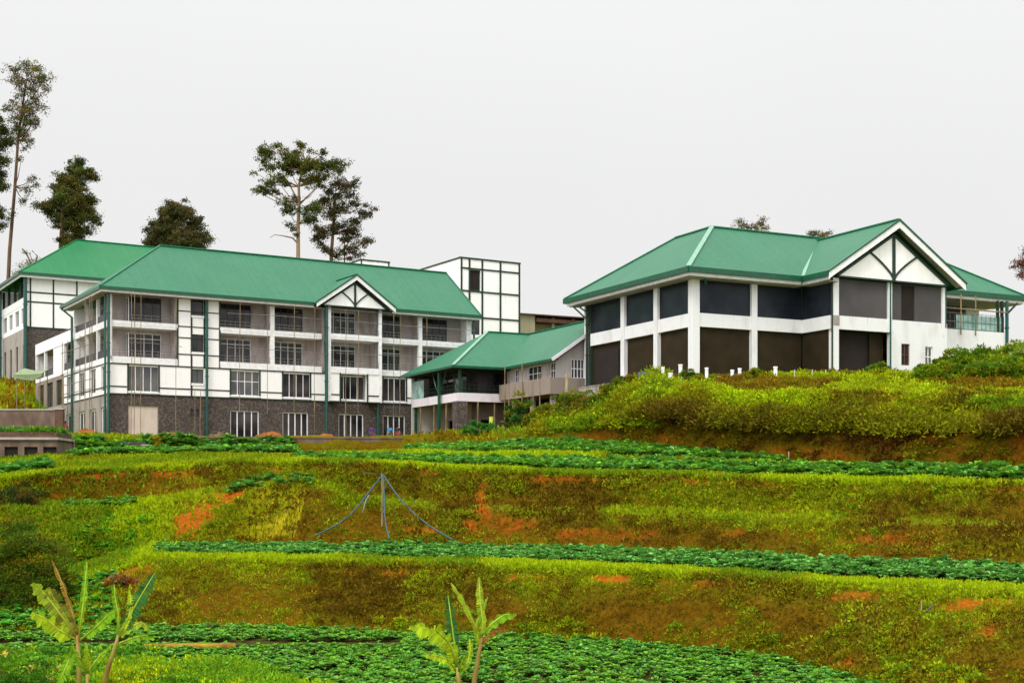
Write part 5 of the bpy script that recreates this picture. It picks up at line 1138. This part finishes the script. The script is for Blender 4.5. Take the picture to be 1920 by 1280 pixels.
# tarp shelter left of the hotel end
e = empty('tarp_shelter', tuple(wp(28,760,118))); tag(e, 'pale green tarpaulin on poles left of the hotel end', 'shelter')
m = MB(); a, b, c, d_ = Vector((-.1,0,2.75)), Vector((2.3,.2,2.85)), Vector((2.2,2.2,3.4)), Vector((0,2.2,3.5)); m.prism([a, a.lerp(b,.5)-Vector((0,0,.25)), b, c, c.lerp(d_,.5)-Vector((0,0,.2)), d_], (0,0,-.04)); m.build('tarpaulin', 'tarp', e); m = MB(); m.prism([(-.1,-.02,2.72),(1.1,.08,2.5),(2.3,.18,2.82),(2.3,.18,2.6),(1.5,.1,2.2),(.6,.04,2.3),(-.1,-.02,2.45)], (0,.03,0)); m.build('flap', 'tarp', e)
for x, y in ((.1,.12),(2.1,.25),(2.1,2.1),(.1,2.1)): m = MB(); m.tube([(x,y,-1),(x+.03,y,2.75 if y<1 else 3.35)], .04, 6); m.build('pole', 'bamboo', e)
# boards, heaps
e = MB().box(-.9,.9,-.15,.15,0,.06).box(-.8,.85,-.1,.12,.063,.11).box(-.2,.2,-.1,.1,.113,.3).build('plank_pile','bamboo'); e.location = wp(413,817,107); e.rotation_euler = (0,.05,.4); tag(e,'small pile of pale planks against the stone wall beside the first tall window','planks')
def heap(label, px, py, d, rx, rz, mat='rust_earth'):
    bm = MB(); n = 16; rings = 7; P = []
    e = None; V = []; b = wp(px, py, d)
    for r in range(rings+1):
        t = r/rings
        for k in range(n):
            a = 2*math.pi*k/n; q = rx*(1-t)*(1+.3*math.sin(3*a+px)+.35*random.random()); V.append((q*math.cos(a), q*.6*math.sin(a), rz*.75*(1-(1-t)**1.7)-.15+random.uniform(-.14,.14)*rz))
    bm.v = V
    for r in range(rings):
        for k in range(n): bm.f.append((r*n+k, r*n+(k+1)%n, (r+1)*n+(k+1)%n, (r+1)*n+k))
    o = bm.build('earth_heap', mat, None, True); o.location = b; tag(o, label, 'earth heap', 'heaps of orange earth by the hotel')
simple('rust_earth', (.30,.095,.014), (.15,.05,.010), 2.5, rough=.95, bmp=.5)
heap('orange earth heap between the first two tall windows of the stone floor', 508, 824, 110, 1.5, 1.0); heap('orange earth heap right of the green pipe on the stone floor', 610, 824, 111, 1.2, .8)
heap('orange earth heap at the left foot of the hotel corner', 160, 826, 104, 1.6, 1.3); heap('orange earth heap in front of the cream door', 258, 828, 104, 2.6, .6); heap('orange earth heap just right of the cream door', 322, 826, 107, 1.6, 1.0)
heap('orange earth heap in front of the pavilion props', 800, 824, 106, 2.6, .7); heap('reddish earth heap at the foot of the stone pier', 862, 822, 106, 1.7, .9)

# ---------------------------------------------------------------- scaffolding on the hotel front
def scaff(name, label, fr, pts_px, y, z0, z1, hz, r=.026, span=None):
    e = empty(name, tuple(fr.e.location), fr.e.rotation_euler.z); tag(e, label, 'scaffold')
    for p in pts_px:
        x = fr.x_at(p, y); m = MB(); m.tube([(x-.03, y, z0), (x+.05*math.sin(p), y, (z0+z1)/2), (x+.02, y, z1)], r, 6); m.build('pole', 'bamboo', e)
    x0, x1 = span
    for z in hz: m = MB(); m.tube([(x0, y+.06, z), ((x0+x1)/2, y+.06, z+random.uniform(-.1, .1)), (x1, y+.06, z+random.uniform(-.1, .1))], r*.9, 6); m.build('ledger', 'grey_metal', e)
    return e
scaff('scaffolding', 'thin pole scaffolding before the left balconies of the hotel', A, (246,252,264,330), -1.35, -.6, 12.0, (7.9,), span=(A.x_at(212), A.x_at(333)))
scaff('scaffolding', 'thin pole scaffolding before the balconies right of the white stair strip', A, (450,502,552,590), -1.35, 2.5, 12.0, (8.0, 10.9), span=(A.x_at(416), A.x_at(603)))
scaff('scaffolding', 'thin pole scaffolding across the gabled bay and the right balconies', A, (648,672,738,750,800), -1.9, 2.5, 11.9, (8.0, 10.9), span=(A.x_at(615), A.x_at(872)))
scaff('scaffolding', 'short scaffold poles before the stone ground floor', A, (365,376,590,648), -1.0, -.6, 4.2, (), span=(0, 1))
e = empty('scaffolding', tuple(A.e.location), A.e.rotation_euler.z); tag(e, 'dense pole scaffolding with ladders on the narrow left end of the hotel', 'scaffold')
for y in (.9, 1.6, 3.2, 5.0, 7.2, 9.4, 11.5): m = MB(); m.tube([(-1.2, y, -.6), (-1.15, y+.1, 9 if y > 4 else 11.9)], .035, 6); m.build('pole', 'bamboo', e)
for z in (4.2, 5.0, 6.0, 7.9, 9.8): m = MB(); m.tube([(-1.25, .6, z), (-1.2, 12, z+.15)], .03, 6); m.build('ledger', 'bamboo', e)

# ================================================================ people
def person(label, px, d, z, hgt, shirt, trousers, yaw=0, lean=0, hairm='hair'):
    b = wp(px, 900, d); root = empty('person', (b.x, b.y, z), yaw); tag(root, label, 'person', 'people in front of the hotel')
    s = hgt/1.75
    J = {'pelvis':(0,0,.95),'waist':(0,0,1.1),'chest':(0,-.02+lean*.1,1.32),'neck':(0,-.02+lean*.15,1.50),'head0':(0,-.03+lean*.17,1.58),'head':(0,-.04+lean*.18,1.68),
         'shL':(-.18,lean*.12,1.42),'elL':(-.25,-.05,1.15),'wrL':(-.22,-.2,.95),'shR':(.18,lean*.12,1.42),'elR':(.26,-.03,1.15),'wrR':(.27,-.16,.93),
         'hiL':(-.09,0,.9),'knL':(-.11,-.05,.5),'anL':(-.12,.02,.09),'toL':(-.13,-.14,.04),'hiR':(.09,0,.9),'knR':(.11,-.02,.5),'anR':(.12,.04,.09),'toR':(.13,-.12,.04)}
    Rd = {'pelvis':.13,'waist':.12,'chest':.145,'neck':.055,'head0':.075,'head':.095,'shL':.065,'elL':.045,'wrL':.032,'shR':.065,'elR':.045,'wrR':.032,'hiL':.095,'knL':.06,'anL':.04,'toL':.035,'hiR':.095,'knR':.06,'anR':.04,'toR':.035}
    Ed = [('pelvis','waist'),('waist','chest'),('chest','neck'),('neck','head0'),('head0','head'),('chest','shL'),('shL','elL'),('elL','wrL'),('chest','shR'),('shR','elR'),('elR','wrR'),('pelvis','hiL'),('hiL','knL'),('knL','anL'),('anL','toL'),('pelvis','hiR'),('hiR','knR'),('knR','anR'),('anR','toR')]
    # five fingers per hand
    for sd in ('L','R'):
        w_ = Vector(J['wr'+sd]); J['pa'+sd] = tuple(w_+Vector((0,-.05,-.06))); Rd['pa'+sd] = .035; Ed.append(('wr'+sd,'pa'+sd))
        for k in range(5):
            a = Vector(J['pa'+sd])+Vector(((k-2)*.02,-.02,-.03 if k else 0)); c = a+Vector(((k-2)*.006,-.02,-.06+.006*abs(k-2)))
            J[f'f{sd}{k}'] = tuple(c); Rd[f'f{sd}{k}'] = .009; Ed.append(('pa'+sd, f'f{sd}{k}'))
    def skin(name, keys, edges, grow, mat, parent):
        ks = list(keys); me = bpy.data.meshes.new(name); me.from_pydata([tuple(Vector(J[k])*s) for k in ks], [(ks.index(a), ks.index(b)) for a, b in edges], [])
        o = bpy.data.objects.new(name, me); COL.objects.link(o); o.parent = parent; md = o.modifiers.new('Skin', 'SKIN'); md.use_smooth_shade = True
        for i, k in enumerate(ks):
            sv = me.skin_vertices[0].data[i]; sv.radius = (Rd[k]*s*grow, Rd[k]*s*grow); sv.use_root = (i == 0)
        o.modifiers.new('Sub', 'SUBSURF').levels = 1; me.materials.append(MATS[mat]); return o
    def mk(name, keys, grow, mat): skin(name, keys, [e_ for e_ in Ed if e_[0] in keys and e_[1] in keys], grow, mat, root)
    for nm_, keys, grow, mat in (('body', list(J), 1.0, 'skin'), ('shirt', ['waist','chest','shL','elL','shR','elR'], 1.18, shirt), ('trousers', ['pelvis','hiL','knL','anL','hiR','knR','anR'], 1.2, trousers)): 
        mk(nm_, keys, grow, mat)
    m = MB(); c = Vector(J['head'])*s; pts = [c+Vector((0,.01,-.06*s)), c+Vector((0,.01,.02*s)), c+Vector((0,.0,.085*s)), c+Vector((0,0,.115*s))]; m.tube(pts, [.09*s,.108*s,.075*s,.02*s], 10); m.build('hair', hairm, root, True)
person('person in purple clothes standing by the stone wall, behind the retaining wall', 697, 119, 4.2, 1.62, 'purple_cloth', 'purple_cloth', .4)
person('person in a bright blue shirt in front of the rightmost tall window', 731, 119.5, 4.2, 1.68, 'blue_cloth', 'blue_trousers', -.3)
person('person in dark top and red skirt right of the one in blue', 746, 119.2, 4.2, 1.66, 'dark_cloth', 'red_cloth', .2)
person('person in red standing at the left foot of the hotel end', 122, 108, 4.0, 1.6, 'red_cloth', 'dark_cloth', .8)

# ================================================================ sky, sun, camera
w = bpy.data.worlds.new('World'); scene.world = w; w.use_nodes = True; nt = w.node_tree; bg = nt.nodes['Background']
EL, AZ = R(46), R(-152)      # sun high behind the camera, a little to the left
sky = nn(nt, 'ShaderNodeTexSky', sky_type='NISHITA'); sky.sun_disc = False; sky.sun_elevation = EL; sky.sun_rotation = AZ
# overcast: the blue sky is veiled by an even cloud layer that is brighter overhead
tc = nn(nt, 'ShaderNodeTexCoord'); sp = nn(nt, 'ShaderNodeSeparateXYZ'); nt.links.new(tc.outputs['Generated'], sp.inputs[0])
cr = nn(nt, 'ShaderNodeValToRGB'); nt.links.new(sp.outputs[2], cr.inputs[0]); e = cr.color_ramp.elements
SK = 1/.1
e[0].position = 0; e[0].color = (.82,.812,.80,1); e[1].position = 1; e[1].color = (1.75,1.75,1.75,1)
k = e.new(.22); k.color = (.835,.832,.828,1); k = e.new(.36); k.color = (.89,.89,.892,1); k = e.new(.6); k.color = (1.45,1.45,1.46,1)
nz = nn(nt, 'ShaderNodeTexNoise'); nz.inputs['Scale'].default_value = 1.6; nz.inputs['Detail'].default_value = 4; nt.links.new(tc.outputs['Generated'], nz.inputs['Vector'])
mr = nn(nt, 'ShaderNodeMapRange'); mr.inputs['To Min'].default_value = .985*SK; mr.inputs['To Max'].default_value = 1.085*SK; nt.links.new(nz.outputs['Fac'], mr.inputs['Value'])
vm = nn(nt, 'ShaderNodeVectorMath', operation='SCALE'); nt.links.new(cr.outputs[0], vm.inputs[0]); nt.links.new(mr.outputs[0], vm.inputs['Scale'])
# the cloud glows more around the hidden sun
sd = (math.sin(AZ)*math.cos(EL), math.cos(AZ)*math.cos(EL), math.sin(EL))
dt = nn(nt, 'ShaderNodeVectorMath', operation='DOT_PRODUCT'); nt.links.new(tc.outputs['Generated'], dt.inputs[0]); dt.inputs[1].default_value = sd
m2 = nn(nt, 'ShaderNodeMapRange'); m2.interpolation_type = 'SMOOTHSTEP'; m2.inputs['From Min'].default_value = .0; m2.inputs['From Max'].default_value = 1; m2.inputs['To Min'].default_value = 1; m2.inputs['To Max'].default_value = 1.9
nt.links.new(dt.outputs['Value'], m2.inputs['Value'])
v2 = nn(nt, 'ShaderNodeVectorMath', operation='SCALE'); nt.links.new(vm.outputs[0], v2.inputs[0]); nt.links.new(m2.outputs[0], v2.inputs['Scale']); vm = v2
mx = nn(nt, 'ShaderNodeMix', data_type='RGBA'); mx.inputs['Factor'].default_value = .97; nt.links.new(sky.outputs[0], mx.inputs[6]); nt.links.new(vm.outputs[0], mx.inputs[7])
nt.links.new(mx.outputs[2], bg.inputs['Color']); bg.inputs['Strength'].default_value = .1
sun = bpy.data.lights.new('sun', 'SUN'); sun.energy = 1.4; sun.angle = R(14); sun.color = (1, .96, .90)
so = bpy.data.objects.new('sun', sun); COL.objects.link(so)
dirn = Vector((math.sin(AZ)*math.cos(EL), math.cos(AZ)*math.cos(EL), math.sin(EL))); so.rotation_euler = (-dirn).to_track_quat('-Z', 'Y').to_euler(); so.location = (0, -20, 60)

cam = bpy.data.cameras.new('camera'); co = bpy.data.objects.new('camera', cam); COL.objects.link(co); scene.camera = co
co.location = (0, 0, 0); co.rotation_euler = (R(90), 0, 0); cam.sensor_width = 36; cam.lens = 36*F/1920; cam.shift_y = (HY-640)/1920; cam.clip_end = 9000; cam.clip_start = .3
scene.view_settings.view_transform = 'Standard'; scene.view_settings.look = 'None'; scene.view_settings.exposure = 0; scene.view_settings.gamma = 1
